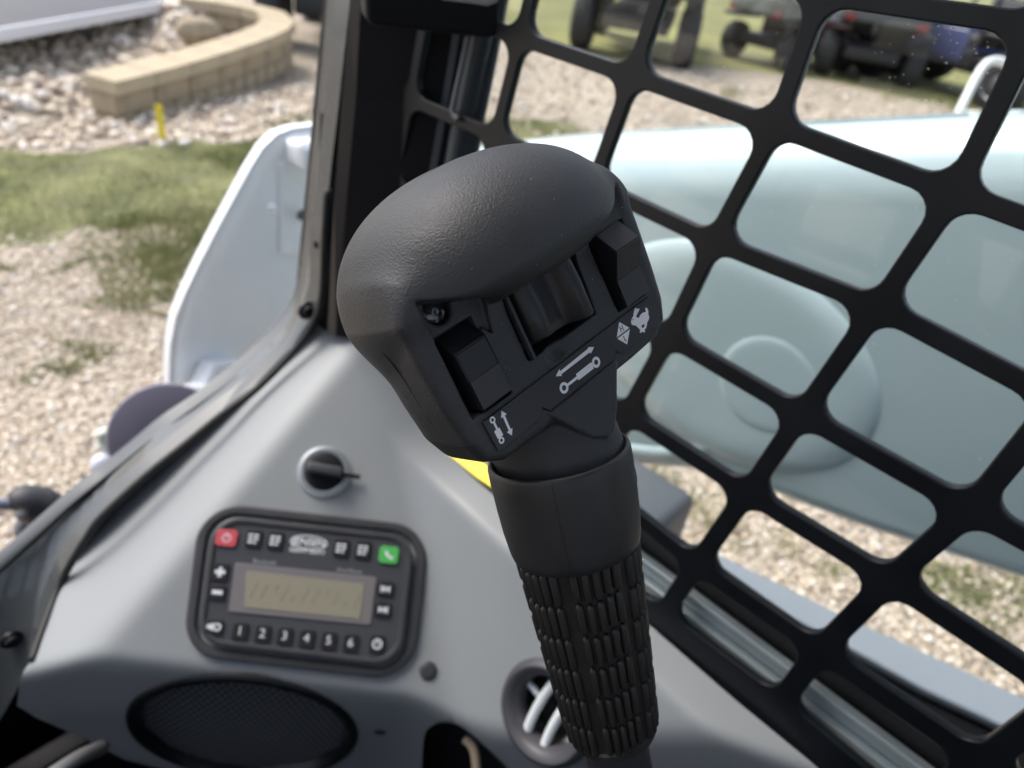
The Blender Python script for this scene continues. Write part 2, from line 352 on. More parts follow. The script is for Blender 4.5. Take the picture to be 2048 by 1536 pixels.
# loose stones
def stones(name, regions, m, lim):
    ph = (1 + 5 ** .5) / 2; ico = np.array([(-1, ph, 0), (1, ph, 0), (-1, -ph, 0), (1, -ph, 0), (0, -1, ph), (0, 1, ph), (0, -1, -ph), (0, 1, -ph), (ph, 0, -1), (ph, 0, 1), (-ph, 0, -1), (-ph, 0, 1)]) / 1.902
    fc = np.array([(0, 11, 5), (0, 5, 1), (0, 1, 7), (0, 7, 10), (0, 10, 11), (1, 5, 9), (5, 11, 4), (11, 10, 2), (10, 7, 6), (7, 1, 8), (3, 9, 4), (3, 4, 2), (3, 2, 6), (3, 6, 8), (3, 8, 9), (4, 9, 5), (2, 4, 11), (6, 2, 10), (8, 6, 7), (9, 8, 1)])
    VV = []; FF = []; b = 0
    for poly, dens, r0, r1, zf in regions:
        A = np.array([(p.x, p.y) for p in poly]); x0, y0 = A.min(0); x1, y1 = A.max(0); n = int(min(lim, (x1 - x0) * (y1 - y0) * dens)); xs = rng.uniform(x0, x1, n); ys = rng.uniform(y0, y1, n); ok = inside(xs, ys, [tuple(a) for a in A]); xs = xs[ok]; ys = ys[ok]; k = len(xs)
        s = rng.uniform(r0, r1, k) * rng.choice([.6, .8, 1, 1.3], k); S3 = np.stack([s * rng.uniform(.7, 1.2, k), s * rng.uniform(.7, 1.2, k), s * rng.uniform(.45, .8, k)], 1); a = rng.uniform(0, 6.28, k)
        P = ico[None] * (1 + rng.uniform(-.18, .18, (k, 12, 1))) * S3[:, None]; X = P[..., 0] * np.cos(a)[:, None] - P[..., 1] * np.sin(a)[:, None]; Y = P[..., 0] * np.sin(a)[:, None] + P[..., 1] * np.cos(a)[:, None]
        Z = P[..., 2] + (S3[:, 2] * 0.5 + zf(xs, ys))[:, None]; VV.append(np.stack([X + xs[:, None], Y + ys[:, None], Z], 2).reshape(-1, 3)); FF.append((fc[None] + (np.arange(k) * 12)[:, None, None]).reshape(-1, 3) + b); b += k * 12
    return tag(np_mesh(name, np.concatenate(VV), np.concatenate(FF), m, None, smooth=True), kind='stuff')
def stone_mat():
    m = mat('loose_stone', (0.45, 0.38, 0.3), 0.8, spec=0.3, bump=(60, 0.003, 'noise')); n = m.node_tree.nodes; L = m.node_tree.links
    ge = n.new('ShaderNodeNewGeometry'); r = n.new('ShaderNodeValToRGB'); r.color_ramp.interpolation = 'CONSTANT'; e = r.color_ramp.elements; cs_ = GC + [(0.66, 0.62, 0.57), (0.30, 0.24, 0.2)]
    e[0].color = (*cs_[0], 1); e[1].position = 1 / len(cs_); e[1].color = (*cs_[1], 1)
    for i in range(2, len(cs_)): q = e.new(i / len(cs_)); q.color = (*cs_[i], 1)
    L.new(ge.outputs['Random Per Island'], r.inputs[0]); L.new(r.outputs[0], n['Principled BSDF'].inputs['Base Color']); return m

# ---- retaining wall of split-face blocks with cap stones
WZ = 0.26
capo = [(232, 164), (342, 137), (427, 113), (513, 85), (560, 68), (588, 52), (593, 38), (580, 27), (553, 16), (500, 6), (440, -4), (376, -12)]
wzs = np.interp(np.arange(len(capo)), [0, 4, 7, 11], [0.25, 0.36, 0.42, 0.42]); CO = [ground(x, y, z) for (x, y), z in zip(capo, wzs)]
def resample(P, step):
    Q = [P[0]]; acc = 0; out = [P[0]]; L = [0]
    for i in range(1, len(P)): L.append(L[-1] + (P[i] - P[i - 1]).length)
    n = int(L[-1] / step); res = []
    for k in range(n + 1):
        s = L[-1] * k / n; i = max(j for j in range(len(L)) if L[j] <= s + 1e-9); i = min(i, len(P) - 2); res.append(P[i].lerp(P[i + 1], (s - L[i]) / (L[i + 1] - L[i])))
    return res
sm = [(p.x, p.y, z) for p, z in zip(CO, wzs)]
for _ in range(2): sm = [sm[0]] + [tuple(np.array(sm[i]) * (1 - t) + np.array(sm[i + 1]) * t) for i in range(len(sm) - 1) for t in (.25, .75)] + [sm[-1]]
CO = resample([Vector(q) for q in sm], 0.30)
wall = thing('retaining_wall', (CO[0].x, CO[0].y, 0), 'low curved tan block retaining wall holding the gravel bed', 'wall')
M_BLK = mat('tan_block', (0.33, 0.27, 0.185), 0.9, bump=(45, 0.008, 'noise'), var=(7, 0.2)); M_CAP = mat('cap_stone', (0.41, 0.345, 0.24), 0.9, bump=(60, 0.004, 'noise'), var=(4, 0.12))
def seg_block(name, a, b, z0, z1, d0, d1, m, gap=0.004, jit=0.0):
    t = Vector((b.x - a.x, b.y - a.y, 0)).normalized(); nn = Vector((-t.y, t.x, 0))
    if nn.dot(Vector((a.x, a.y, 0)) - Vector((CAM.x, CAM.y, 0))) < 0 and False: nn = -nn
    c = Vector(((a.x + b.x) / 2, (a.y + b.y) / 2, 0)) + nn * ((d0 + d1) / 2 + rng.normal(0, jit)) + Vector((0, 0, (z0 + z1) / 2))
    return box(name, c, ((b - a).length / 2 - gap + (0.004 if name == 'cap_stone' else 0), (d1 - d0) / 2, (z1 - z0) / 2 - 0.002), (t, nn, Vector((0, 0, 1))), m, wall, bev=0.006 if name == 'cap_stone' else 0.012)
inw = 1
t0 = (CO[1] - CO[0]).normalized(); nn0 = Vector((-t0.y, t0.x, 0)); inw = 1 if nn0.y > 0 else -1
NRM = []
for k in range(len(CO)):
    a = CO[max(0, k - 1)]; b = CO[min(len(CO) - 1, k + 1)]; t = Vector((b.x - a.x, b.y - a.y, 0)).normalized(); NRM.append(Vector((-t.y, t.x, 0)) * inw)
def course(name, k, f0, f1, z0, z1, d0, d1, m, bev):
    """one wall unit between stations k+f0 and k+f1; z0, z1 are drops below the cap line"""
    P = []
    for f in (f0, f1):
        q = CO[k].lerp(CO[k + 1], f); nn = NRM[k].lerp(NRM[k + 1], f).normalized()
        for d in (d0 + rng.normal(0, .002 if name == 'wall_block' else .0005), d1):
            for dz_ in (z0, z1): P.append(Vector((q.x, q.y, 0)) + nn * d + Vector((0, 0, q.z - dz_)))
    c_ = sum(P, Vector()) / 8; g = 0.0025 if name == 'wall_block' else 0.0012; t = (CO[k + 1] - CO[k]).normalized()
    P = [p + t * (g if i < 4 else -g) for i, p in enumerate(P)]
    bm = bmesh.new(); vs = [bm.verts.new(p) for p in P]
    for f in ((0, 1, 3, 2), (4, 6, 7, 5), (0, 4, 5, 1), (2, 3, 7, 6), (1, 5, 7, 3), (0, 2, 6, 4)): bm.faces.new([vs[i] for i in f])
    bmesh.ops.recalc_face_normals(bm, faces=bm.faces); bmesh.ops.bevel(bm, geom=bm.edges[:], offset=bev, segments=2, affect='EDGES'); bm.verts.index_update()
    o = mesh_obj(name, [v.co.copy() for v in bm.verts], [[v.index for v in f.verts] for f in bm.faces], m, wall, angle=35); bm.free(); return o
for k in range(len(CO) - 1):
    course('cap_stone', k, 0, 1, 0.0, 0.085, 0.0, 0.27, M_CAP, 0.004)
    zz = 0.088; row = 0; hh = min(CO[k].z, CO[k + 1].z)
    while zz < hh:
        fr = (0.0, 0.5, 1.0) if row % 2 else (0.0, 1.0)
        for f0, f1 in zip(fr[:-1], fr[1:]): course('wall_block', k, f0, f1, zz, zz + 0.127, 0.03, 0.25, M_BLK, 0.010)
        zz += 0.130; row += 1
# gravel bed held by the wall, sloping down to the left
bedpx = [(188, 190), (228, 158), (320, 118), (478, 80), (522, 50), (505, 30), (430, 8), (380, -15), (100, -40), (-200, -30), (-300, 60), (-250, 200), (-60, 260), (40, 262), (120, 240)]
BP = [ground(x, y, 0.0 if x < 230 and y > 100 else 0.18) for x, y in bedpx]
gxx, gyy = np.meshgrid(np.arange(-6, 6, .16), np.arange(3, 14, .16), indexing='ij')
poly_bed = [(p.x, p.y) for p in BP]
def bed_h(x, y):
    x = np.atleast_1d(np.asarray(x, float)); y = np.atleast_1d(np.asarray(y, float)); d = poly_sdf(x, y, poly_bed)
    near = np.min([(x - c.x) ** 2 + (y - c.y) ** 2 for c in CO], axis=0) ** 0.5
    h = np.clip(-d / 1.2, 0, 1); h = h * h * (3 - 2 * h); wl = np.clip(1.6 - near / 0.7, 0, 1)
    h = np.maximum(h, wl * np.clip(-d / 0.35, 0, 1)); wt = np.array([c.z for c in CO])[np.argmin([(x - c.x) ** 2 + (y - c.y) ** 2 for c in CO], axis=0)]; return 0.19 * h + (wt - 0.27) * h * np.clip(1.3 - near / 0.5, 0, 1) + 0.012 * np.sin(x * 9) * np.sin(y * 7) * h
ins = inside(gxx.ravel(), gyy.ravel(), poly_bed) | (poly_sdf(gxx.ravel(), gyy.ravel(), poly_bed) < 0.15)
hz = bed_h(gxx.ravel(), gyy.ravel()); hz = np.where(poly_sdf(gxx.ravel(), gyy.ravel(), poly_bed) > 0, -0.006, hz + 0.002)
NV = np.stack([gxx.ravel(), gyy.ravel(), hz], 1); nx_, ny_ = gxx.shape; idx_ = np.arange(nx_ * ny_).reshape(nx_, ny_)
FQ = np.stack([idx_[:-1, :-1], idx_[1:, :-1], idx_[1:, 1:], idx_[:-1, 1:]], -1).reshape(-1, 4); FQ = FQ[ins[FQ].all(1)]
used = np.unique(FQ); rm = -np.ones(len(NV), int); rm[used] = np.arange(len(used))
tag(np_mesh('gravel_bed', NV[used], rm[FQ], M_GRAVEL), kind='structure')
flat = lambda x, y: 0 * x
MS = stone_mat()
BPv = [Vector((a, b, 0)) for a, b in poly_bed]
stones('river_stones', [(BPv, 420, 0.018, 0.05, bed_h), ([ground(x, y) for x, y in [(-40, 300), (-40, 180), (200, 200), (230, 240), (620, 170), (640, 285), (400, 290), (150, 300)]], 520, 0.012, 0.034, flat)], MS, 22000)
stones('gravel_stones', [([ground(x, y) for x, y in [(-60, 480), (640, 430), (640, 620), (400, 900), (-60, 1250)]], 4200, 0.004, 0.010, flat),
                         ([ground(x, y) for x, y in [(1240, 940), (1500, 960), (2100, 1180), (2100, 1500), (1240, 1120)]], 5200, 0.004, 0.010, flat),
                         ([ground(x, y) for x, y in [(960, 100), (1250, 130), (1900, 210), (2100, 250), (1300, 300), (960, 260)]], 130, 0.015, 0.03, flat)], MS, 34000)
def rock(x, y, z, r, name, lab, m=M_BLK, flatn=0.6):
    c = ground(x, y, z); bm = bmesh.new(); bmesh.ops.create_icosphere(bm, subdivisions=3, radius=1)
    V = [Vector((v.co.x * r * (1 + .14 * math.sin(v.co.y * 5 + x)), v.co.y * r * .8 * (1 + .12 * math.sin(v.co.z * 6 + y)), v.co.z * r * flatn)) + c + Vector((0, 0, r * flatn * .4)) for v in bm.verts]; F = [[v.index for v in f.verts] for f in bm.faces]; bm.free()
    return tag(mesh_obj(name, V, F, m), lab, 'boulder')
rock(398, 72, 0.26, 0.17, 'boulder', 'tan boulder lying on the gravel bed inside the curved wall')
# ---- yellow marker stake
s0 = ground(326, 282); st = thing('marker_stake', s0, 'short yellow flat stake standing at the edge of the lawn', 'stake')
box('stake', s0 + Vector((0, 0, 0.09)), (0.019, 0.006, 0.12), ID3, M_YEL, st, bev=0.003)
# ---- dark deck with a white metal edge (top left)
dk = thing('trailer_deck', ground(100, 40), 'dark flat trailer deck with a white metal edge rail, top left', 'trailer')
dz = 0.36; e0 = ground(-200, 90, dz); e1 = ground(343, 0, dz); dt = (e1 - e0).normalized(); dn_ = Vector((-dt.y, dt.x, 0)); dn_ = dn_ if dn_.y > 0 else -dn_
L_e = (e1 - e0).length
box('deck_board', (e0 + e1) / 2 + dn_ * 1.2 - Vector((0, 0, .02)), (L_e / 2 - .01, 1.2, .018), (dt, dn_, ID3[2]), mat('deck_dark', (0.05, 0.05, 0.06), 0.6, var=(3, .2)), dk, bev=.004)
box('edge_rail', (e0 + e1) / 2 - dn_ * .012 - Vector((0, 0, .035)), (L_e / 2, .012, .042), (dt, dn_, ID3[2]), mat('rail_white', (0.70, 0.72, 0.76), 0.4), dk, bev=.006)
for f in (0.15, 0.85): box('leg', e0.lerp(e1, f) + dn_ * .5 - Vector((0, 0, .18)), (.04, .04, .13), (dt, dn_, ID3[2]), M_MATTE, dk, bev=.004)
fl = rock(225, 42, 0.15, 0.20, 'boulder', 'flat pale boulder in the shade under the trailer deck edge', M_CAP, 0.35)

# ================================================================== VEHICLES
M_TYRE = mat('tyre', (0.025, 0.025, 0.026), 0.8, bump=(30, 0.01, 'noise')); M_RIM = mat('rim_grey', (0.16, 0.165, 0.18), 0.4, metal=0.6); M_VBLK = mat('vehicle_black', (0.02, 0.021, 0.023), 0.5)
M_TAIL = mat('tail_lamp', (0.20, 0.02, 0.022), 0.35, coat=0.3)
def utv(name, x, y, yaw, body, lab, grp=None, s=1.0, seatcol=None, cage=True, accent=None):
    P = ground(x, y); t = thing(name, P, lab, 'off-road vehicle', grp)
    f = Vector((math.sin(yaw), math.cos(yaw), 0)); r = Vector((f.y, -f.x, 0)); u = Vector((0, 0, 1)); ax = (r, f, u)
    def q(a, b, c): return P + (r * a + f * b + u * c) * s
    def bx(nm, a, b, c, ha, hb, hc, m, bev=.03, lab=None):
        o = box(nm, q(a, b, c), (ha * s, hb * s, hc * s), ax, m, t, bev=bev * s)
        if lab: o['label'] = lab
        return o
    bx('chassis', 0, 0, .42, .42, 1.15, .10, M_VBLK); bx('bonnet', 0, 1.02, .80, .46, .36, .14, body, .08); bx('nose', 0, 1.30, .62, .40, .12, .16, accent or M_VBLK, .06)
    bx('door', .60, .15, .62, .03, .42, .20, body, .05); bx('door', -.60, .15, .62, .03, .42, .20, body, .05)
    bx('seat', .26, -.05, .68, .22, .24, .07, seatcol or M_VBLK, .05); bx('seat', -.26, -.05, .68, .22, .24, .07, seatcol or M_VBLK, .05); bx('seat_back', .26, -.30, .95, .22, .05, .25, seatcol or M_VBLK, .04); bx('seat_back', -.26, -.30, .95, .22, .05, .25, seatcol or M_VBLK, .04)
    bed = bx('cargo_bed', 0, -.95, .90, .62, .45, .03, M_VBLK, .01)
    for a in (-.62, .62): bx('bed_side', a, -.95, 1.04, .025, .46, .15, accent or body, .015)
    bx('tailgate', 0, -1.41, 1.04, .62, .025, .15, accent or M_VBLK, .015)
    for a in (-.52, .52): bx('tail_lamp', a, -1.45, .92, .075, .02, .045, M_TAIL, .01)
    for a in (-.66, .66):
        for b in (.95, -.95):
            bx('mudguard', a * .93, b, .80, .16, .42, .035, body if b > 0 else M_VBLK, .03)
            wh = lathe('wheel', [(.10 * s, -.13 * s), (.27 * s, -.135 * s), (.325 * s, -.10 * s), (.34 * s, 0), (.325 * s, .10 * s), (.27 * s, .135 * s), (.10 * s, .13 * s)], q(a, b, .335), r, M_TYRE, t, seg=28)
            lathe('rim', [(.20 * s, 0), (.19 * s, .012 * s), (.15 * s, -.02 * s), (.05 * s, .01 * s)], q(a + (.13 if a > 0 else -.13), b, .335), r if a > 0 else -r, M_RIM, wh, seg=20)
    if cage:
        for a in (-.55, .55): tube('cage_tube', [q(a, .75, .90), q(a * .92, .42, 1.45), q(a * .9, .25, 1.78), q(a * .9, -.40, 1.82), q(a * .95, -.52, 1.3), q(a, -.56, .9)], .026 * s, M_VBLK, t, seg=8, sub=3)
        for b, h in ((.25, 1.78), (-.40, 1.82)): tube('cage_tube', [q(-.5, b, h), q(.5, b, h)], .024 * s, M_VBLK, t, seg=8)
        bx('roof', 0, -.08, 1.86, .54, .42, .025, body, .02)
    return t
CAMO = mat('camo_body', (0.15, 0.16, 0.14), 0.55, var=(4, 0.5)); BLUE = mat('blue_body', (0.035, 0.05, 0.15), 0.35, coat=.4); DRED = mat('dark_red_body', (0.085, 0.022, 0.018), 0.45); GREY = mat('grey_body', (0.06, 0.063, 0.068), 0.45)
G_ = 'off-road vehicles parked in a row on the grass'
def yaw_to(x, y, off=0.0): p = ground(x, y); return math.atan2(p.x, p.y) + off
utv('utility_vehicle', 1272, 96, yaw_to(1272, 96, .06), GREY, 'dark grey off-road vehicle seen from behind, farthest left through the guard', G_, 1.02)
utv('utility_vehicle', 1570, 128, yaw_to(1570, 128, .6), DRED, 'camouflage grey-green off-road vehicle with a dark red side', G_, .74, accent=CAMO)
utv('utility_vehicle', 1714, 148, yaw_to(1714, 148, -.1), M_VBLK, 'black off-road vehicle with a grey cargo bed and red tail lamps', G_, .88, accent=mat('bed_grey', (0.09, .10, .11), .45))
utv('utility_vehicle', 1910, 188, yaw_to(1910, 188, -1.0), BLUE, 'blue and black off-road vehicle parked at the right end of the row', G_, 1.08, accent=GREY)
utv('utility_vehicle', 705, 74, yaw_to(705, 74, 0.15), M_VBLK, 'black off-road vehicle half hidden behind the corner post and the wall', G_, .95)
# ---- white tubular rack beyond the arm
rk = thing('tube_rack', ground(1960, 300), 'white tubular hoop rack standing behind the lift arm', 'rack')
for P in ([(1898, 275), (1915, 232), (1945, 170), (1968, 132), (1990, 121), (2014, 130), (2020, 150), (1992, 200), (1965, 275)], [(1985, 275), (2005, 225), (2030, 160), (2052, 122), (2075, 112), (2100, 125), (2095, 170), (2050, 275)]):
    tube('hoop', [at(x, y, 1.9) for x, y in P], .011, mat('rack_white', (0.74, 0.78, 0.76), 0.35, coat=.3), rk, seg=12)
tube('hoop_bar', [at(1925, 225, 1.9), at(2080, 240, 1.9)], .007, MATS['rack_white'], rk)

# ================================================================== LIFT ARM (right side, outside the window)
AXN = Vector((-1, 0, 0)); AP = CAM + Vector((0.76, 0, 0))
def oa(x, y, off=0.0): return on(x, y, (1, 0, 0), AP + Vector((-off, 0, 0)))
arm = thing('lift_arm', oa(1500, 700), 'pale blue-grey painted steel lift arm running past the side window', 'loader arm')
top = [(880, 304), (1010, 288), (1200, 276), (1500, 264), (1800, 251), (2048, 240), (2400, 222)]
bot = [(2400, 1300), (2048, 1178), (1850, 1112), (1720, 1070), (1590, 1020), (1500, 982), (1400, 952), (1268, 940), (1100, 948), (880, 985)]
# body: section with a generously rounded top edge, swept along Y
tp = [oa(x, y) for x, y in top]; bt = [oa(x, y) for x, y in bot]
ys = np.linspace(-0.35, 0.80, 40); ty = np.interp(ys, [p.y for p in tp][::-1], [p.z for p in tp][::-1]); by = np.interp(ys, [p.y for p in bt], [p.z for p in bt])
sec = []
RT = 0.060; RB = 0.028; WD = 0.17
V = []; F = []
for y, zt, zb in zip(ys, ty, by):
    ring = []
    for a in np.linspace(0, 90, 12): ring.append((0.76 + RT - RT * math.cos(R_(a)), zt - RT * 1.25 + RT * 1.25 * math.sin(R_(a))))
    ring += [(0.76 + WD - .03, zt), (0.76 + WD, zt - .03), (0.76 + WD, zb + .02), (0.76 + WD - .02, zb)]
    for a in np.linspace(90, 0, 6): ring.append((0.76 + RB - RB * math.cos(R_(a)), zb + RB - RB * math.sin(R_(a))))
    V += [Vector((x, y, z)) for x, z in ring]
k = len(V) // len(ys)
for i in range(len(ys) - 1):
    for j in range(k): F.append((i * k + j, i * k + (j + 1) % k, (i + 1) * k + (j + 1) % k, (i + 1) * k + j))
F += [tuple(range(k)), tuple(range((len(ys) - 1) * k, len(ys) * k))[::-1]]
mesh_obj('arm_body', V, F, M_ARM, arm, angle=50)
bc = oa(1440, 712); 
lathe('pivot_boss', [(0.194, -0.004), (0.191, 0.0005), (0.184, 0.0035), (0.174, 0.006), (0.160, 0.0075), (0.14, 0.008), (0.06, 0.0072), (0.01, 0.0072)], bc, AXN, M_ARM, arm, seg=96, xdir=(0, 1, 0), sc=(1.0, 0.70))
pc = oa(1540, 768); lathe('inner_boss', [(0.064, 0.005), (0.060, 0.0078), (0.053, 0.0086), (0.046, 0.0088), (0.01, 0.0088)], pc, AXN, M_ARM, arm, seg=48)
tube('lower_flange', [oa(x, y, -.008) for x, y in [(1200, 905), (1262, 896), (1330, 902), (1400, 893), (1470, 876), (1560, 855)]], 0.013, M_ARM, arm, seg=12)

# ---- body side and fender below the window
fe = thing('fender', CAM + Vector((0.62, -0.1, -0.62)), 'grey-blue painted side of the loader body below the window', 'fender')
def of_(x, y, z): return on(x, y, (0, 0, 1), CAM + Vector((0, 0, z)))
zf = -0.60
fpx = [(1385, 1090), (1432, 1104), (1560, 1166), (1693, 1232), (1850, 1303), (2048, 1394), (2300, 1510), (2270, 1590), (2016, 1455), (1850, 1378), (1697, 1293), (1560, 1222), (1440, 1160), (1370, 1120)]
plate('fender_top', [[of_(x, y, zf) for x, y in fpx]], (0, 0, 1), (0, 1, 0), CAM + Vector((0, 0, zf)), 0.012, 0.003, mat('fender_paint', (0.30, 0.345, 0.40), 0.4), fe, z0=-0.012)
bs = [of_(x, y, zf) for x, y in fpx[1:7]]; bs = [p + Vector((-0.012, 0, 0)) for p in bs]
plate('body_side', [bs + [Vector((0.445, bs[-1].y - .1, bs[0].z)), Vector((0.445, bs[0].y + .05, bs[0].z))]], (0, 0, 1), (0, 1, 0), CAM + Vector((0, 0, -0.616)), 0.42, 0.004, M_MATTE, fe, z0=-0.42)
hb = thing('engine_cover_block', of_(1290, 1050, -0.62), 'dark grey plastic block outside beneath the arm, just right of the grip', 'cover')
box('block', of_(1268, 1035, -0.60), (.05, .05, .045), ID3, mat('block_grey', (0.11, 0.125, 0.145), 0.5), hb, bev=.014)

# ================================================================== FRONT: lower arm end, lamp, coupler
def of(x, y, yy): return on(x, y, (0, 1, 0), CAM + Vector((0, yy, 0)))
la = thing('arm_casting', of(480, 600, 0.95), 'white painted lower end of the lift arm seen through the front opening', 'loader arm')
opx = [(700, 236), (640, 250), (585, 256), (553, 268), (525, 295), (500, 335), (470, 390), (435, 455), (400, 522), (370, 585), (350, 635), (340, 690), (337, 760), (342, 830), (420, 900), (700, 700)]
ipx = [(700, 262), (640, 272), (590, 278), (563, 290), (541, 315), (512, 372), (480, 432), (440, 505), (400, 580), (378, 640), (364, 700), (360, 770), (368, 830), (430, 880), (690, 680)]
YA = 0.95
web = plate('web_plate', [rounded([of(x, y, YA + .05) for x, y in opx], .02, 4)], (0, -1, 0), (1, 0, 0), CAM + Vector((0, YA + .05, 0)), 0.012, .002, M_WHITE, la)
Vf = []; Ff = []
oo_ = [of(x, y, YA) for x, y in opx[:14]]; ii_ = [of(x, y, YA) for x, y in ipx[:14]]
Vf = [];
for a, b in zip(oo_, ii_):
    m_ = (a - b); a2 = b + m_.normalized() * 0.0085
    Vf += [a, a + Vector((0, -.0005, 0)), a.lerp(b, .5), a.lerp(b, .5) + Vector((0, .018, 0)), a + Vector((0, .018, 0))]
for i in range(len(oo_) - 1):
    for j in range(5): Ff.append((i * 5 + j, i * 5 + (j + 1) % 5, (i + 1) * 5 + (j + 1) % 5, (i + 1) * 5 + j))
mesh_obj('rim_flange', Vf, Ff, M_WHITE, la, angle=40)
plate('gusset', [rounded([of(x, y, YA + .03) for x, y in [(562, 326), (720, 322), (720, 520), (562, 512)]], .008, 4)], (0, -1, 0), (1, 0, 0), CAM + Vector((0, YA + .042, 0)), .008, .003, M_WHITE, la)
box('top_lug', of(640, 300, YA + .02), (.05, .035, .018), ID3, M_WHITE, la, bev=.006)
lathe('rivet', [(.008, 0), (.007, .004), (.003, .006)], of(545, 416, YA + .02), (0, -1, 0), M_WHITE, la, seg=16)
lathe('bolt_hole', [(.009, 0), (.0085, .001), (.003, .001)], of(603, 430, YA + .019), (0, -1, 0), mat('hole_dark', (0.08, 0.09, 0.10), .7), la, seg=20)
lathe('hex_boss', [(.045, 0), (.045, .03), (.040, .034), (.01, .034)], of(425, 762, YA + .03), (0.25, -1, .2), M_WHITE, la, seg=6, angle=20)
lathe('hex_boss', [(.022, 0), (.022, .03), (.018, .033), (.005, .033)], of(378, 790, YA + .0), (0.25, -1, .2), M_WHITE, la, seg=6, angle=20)
lp = thing('lamp_housing', of(335, 880, .80), 'round dark purple-grey lamp back outside the front opening', 'lamp')
lathe('housing', [(.066, -.03), (.070, -.004), (.0685, 0), (.0665, .001), (.02, .0015)], of(335, 874, .78), (-.28, -.85, .42), mat('lamp_back', (0.17, 0.155, 0.20), 0.45), lp, seg=64, cap=True)
cq = thing('coupler_lever', of(225, 910, .85), 'pale grey quick-coupler lever with a round bolt, outside at lower left', 'lever')
M_PALE = mat('pale_cast', (0.50, 0.53, 0.46), 0.5)
tube('lever', [of(x, y, .85) for x, y in [(203, 862), (215, 880), (232, 905), (246, 935), (255, 965)]], .012, M_PALE, cq, seg=12, rs=[.007, .012, .015, .015, .013])
lathe('bolt', [(.014, 0), (.014, .01), (.009, .016), (.003, .018)], of(205, 925, .84), (-.2, -.9, .3), mat('bolt_pale', (0.55, 0.58, 0.68), .35), cq, seg=20); tube('stem', [of(205, 925, .85), of(215, 985, .85)], .010, M_PALE, cq)
hc = thing('hose_coupling', of(85, 1020, .80), 'black hose coupling on a thin grey rod, outside the lower left of the frame', 'coupling')
M_HC = mat('coupling_black', (0.045, 0.045, 0.052), .55)
tube('coupling_body', [of(x, y, .80) for x, y in [(34, 1008), (45, 1003), (75, 1012), (105, 1022), (150, 1040)]], .02, M_HC, hc, seg=14, rs=[.013, .020, .025, .022, .020])
tube('coupling_boss', [of(x, y, .80) for x, y in [(80, 1015), (92, 1000), (97, 990)]], .012, M_HC, hc, rs=[.016, .012, .008])
tube('rod', [of(x, y, .80) for x, y in [(-60, 1008), (0, 1008), (36, 1010)]], .0075, mat('rod_grey', (0.28, .29, .36), .4), hc)
tube('hose', [of(x, y, .82) for x, y in [(60, 1030), (45, 1060), (70, 1085)]], .010, mat('hose_grey', (0.16, .17, .19), .5), hc)

# ================================================================== CAB
def rel(x, y, z): return CAM + Vector((x, y, z))
G_N = Vector((0.99836, 0, -0.0572)).normalized(); G_P = CAM + G_N * 0.38
GY = Vector((0, 1, 0))
def og(x, y, off=0.0): return on(x, y, G_N, G_P + G_N * off)
# ---- side guard: one cut steel plate with rounded openings
NODE = {(-1, 0): (1037, 76), (0, 0): (1261, 152), (1, 0): (1548, 253), (2, 0): (1908, 386), (-1, 1): (988, 272), (1, 1): (1424, 484), (2, 1): (1753, 613),
        (1, 2): (1334, 674), (2, 2): (1600, 830), (3, 2): (1939, 1021), (1, 3): (1250, 828), (2, 3): (1492, 987), (3, 3): (1777, 1162), (2, 4): (1390, 1130), (3, 4): (1638, 1302),
        (2, 5): (1322, 1232), (3, 5): (1556, 1410), (2, -1): (2072, 50), (1, -1): (1640, -12)}
_pts = np.array([[i, j] for i, j in NODE], float); _w3 = [og(*p) for p in NODE.values()]
_yz = np.array([[p.y, p.z] for p in _w3])
def lat(i, j):
    if (i, j) in NODE: p = og(*NODE[(i, j)]); return np.array([p.y, p.z])
    ks = np.array([[1, a, b, a * b] for a, b in _pts]); c, *_ = np.linalg.lstsq(ks, _yz, rcond=None)
    return np.array([1, i, j, i * j]) @ c
def g3(yz): return Vector((G_P.x + (-(G_N.z) * (yz[1] - G_P.z)) / G_N.x, yz[0], yz[1]))
HW = 0.0046
holes = []
for i in range(-3, 8):
    for j in range(-4, 5):
        Q = [lat(i, j), lat(i + 1, j), lat(i + 1, j + 1), lat(i, j + 1)]
        if j == 4 and i > 3: pass
        hw = HW + 0.0004 * max(0, i + j - 1)
        n = 4; out = []
        ctr = sum(Q) / 4
        for k in range(4):
            a, b, c = Q[k - 1], Q[k], Q[(k + 1) % 4]
            d1 = (b - a) / np.linalg.norm(b - a); d2 = (c - b) / np.linalg.norm(c - b)
            n1 = np.array([-d1[1], d1[0]]); n2 = np.array([-d2[1], d2[0]])
            if n1 @ (ctr - b) < 0: n1 = -n1
            if n2 @ (ctr - b) < 0: n2 = -n2
            A = np.array([n1, n2]); out.append(b + np.linalg.solve(A, [hw, hw]))
        holes.append(rounded([g3(q) for q in out], 0.0115, 5))
c_ = [lat(-3, -4), lat(8, -4), lat(8, 5), lat(-3, 5)]
def low(i): return lat(i, 5) + np.array([0, -0.036])
outer = [g3(lat(-3, -4) + [0.03, 0.03]), g3(lat(8, -4) + [-0.03, 0.03]), g3(low(8) + [-0.03, 0]), g3(low(3)), g3(low(2)), g3(low(-3) + [0.03, 0])]
plate('window_guard', [outer] + holes, G_N, GY, G_P, 0.0060, 0.0009, M_FRAME, None, z0=0.0)
tag(bpy.data.objects['window_guard'], 'black steel guard plate with rounded square openings over the side window', 'window guard')
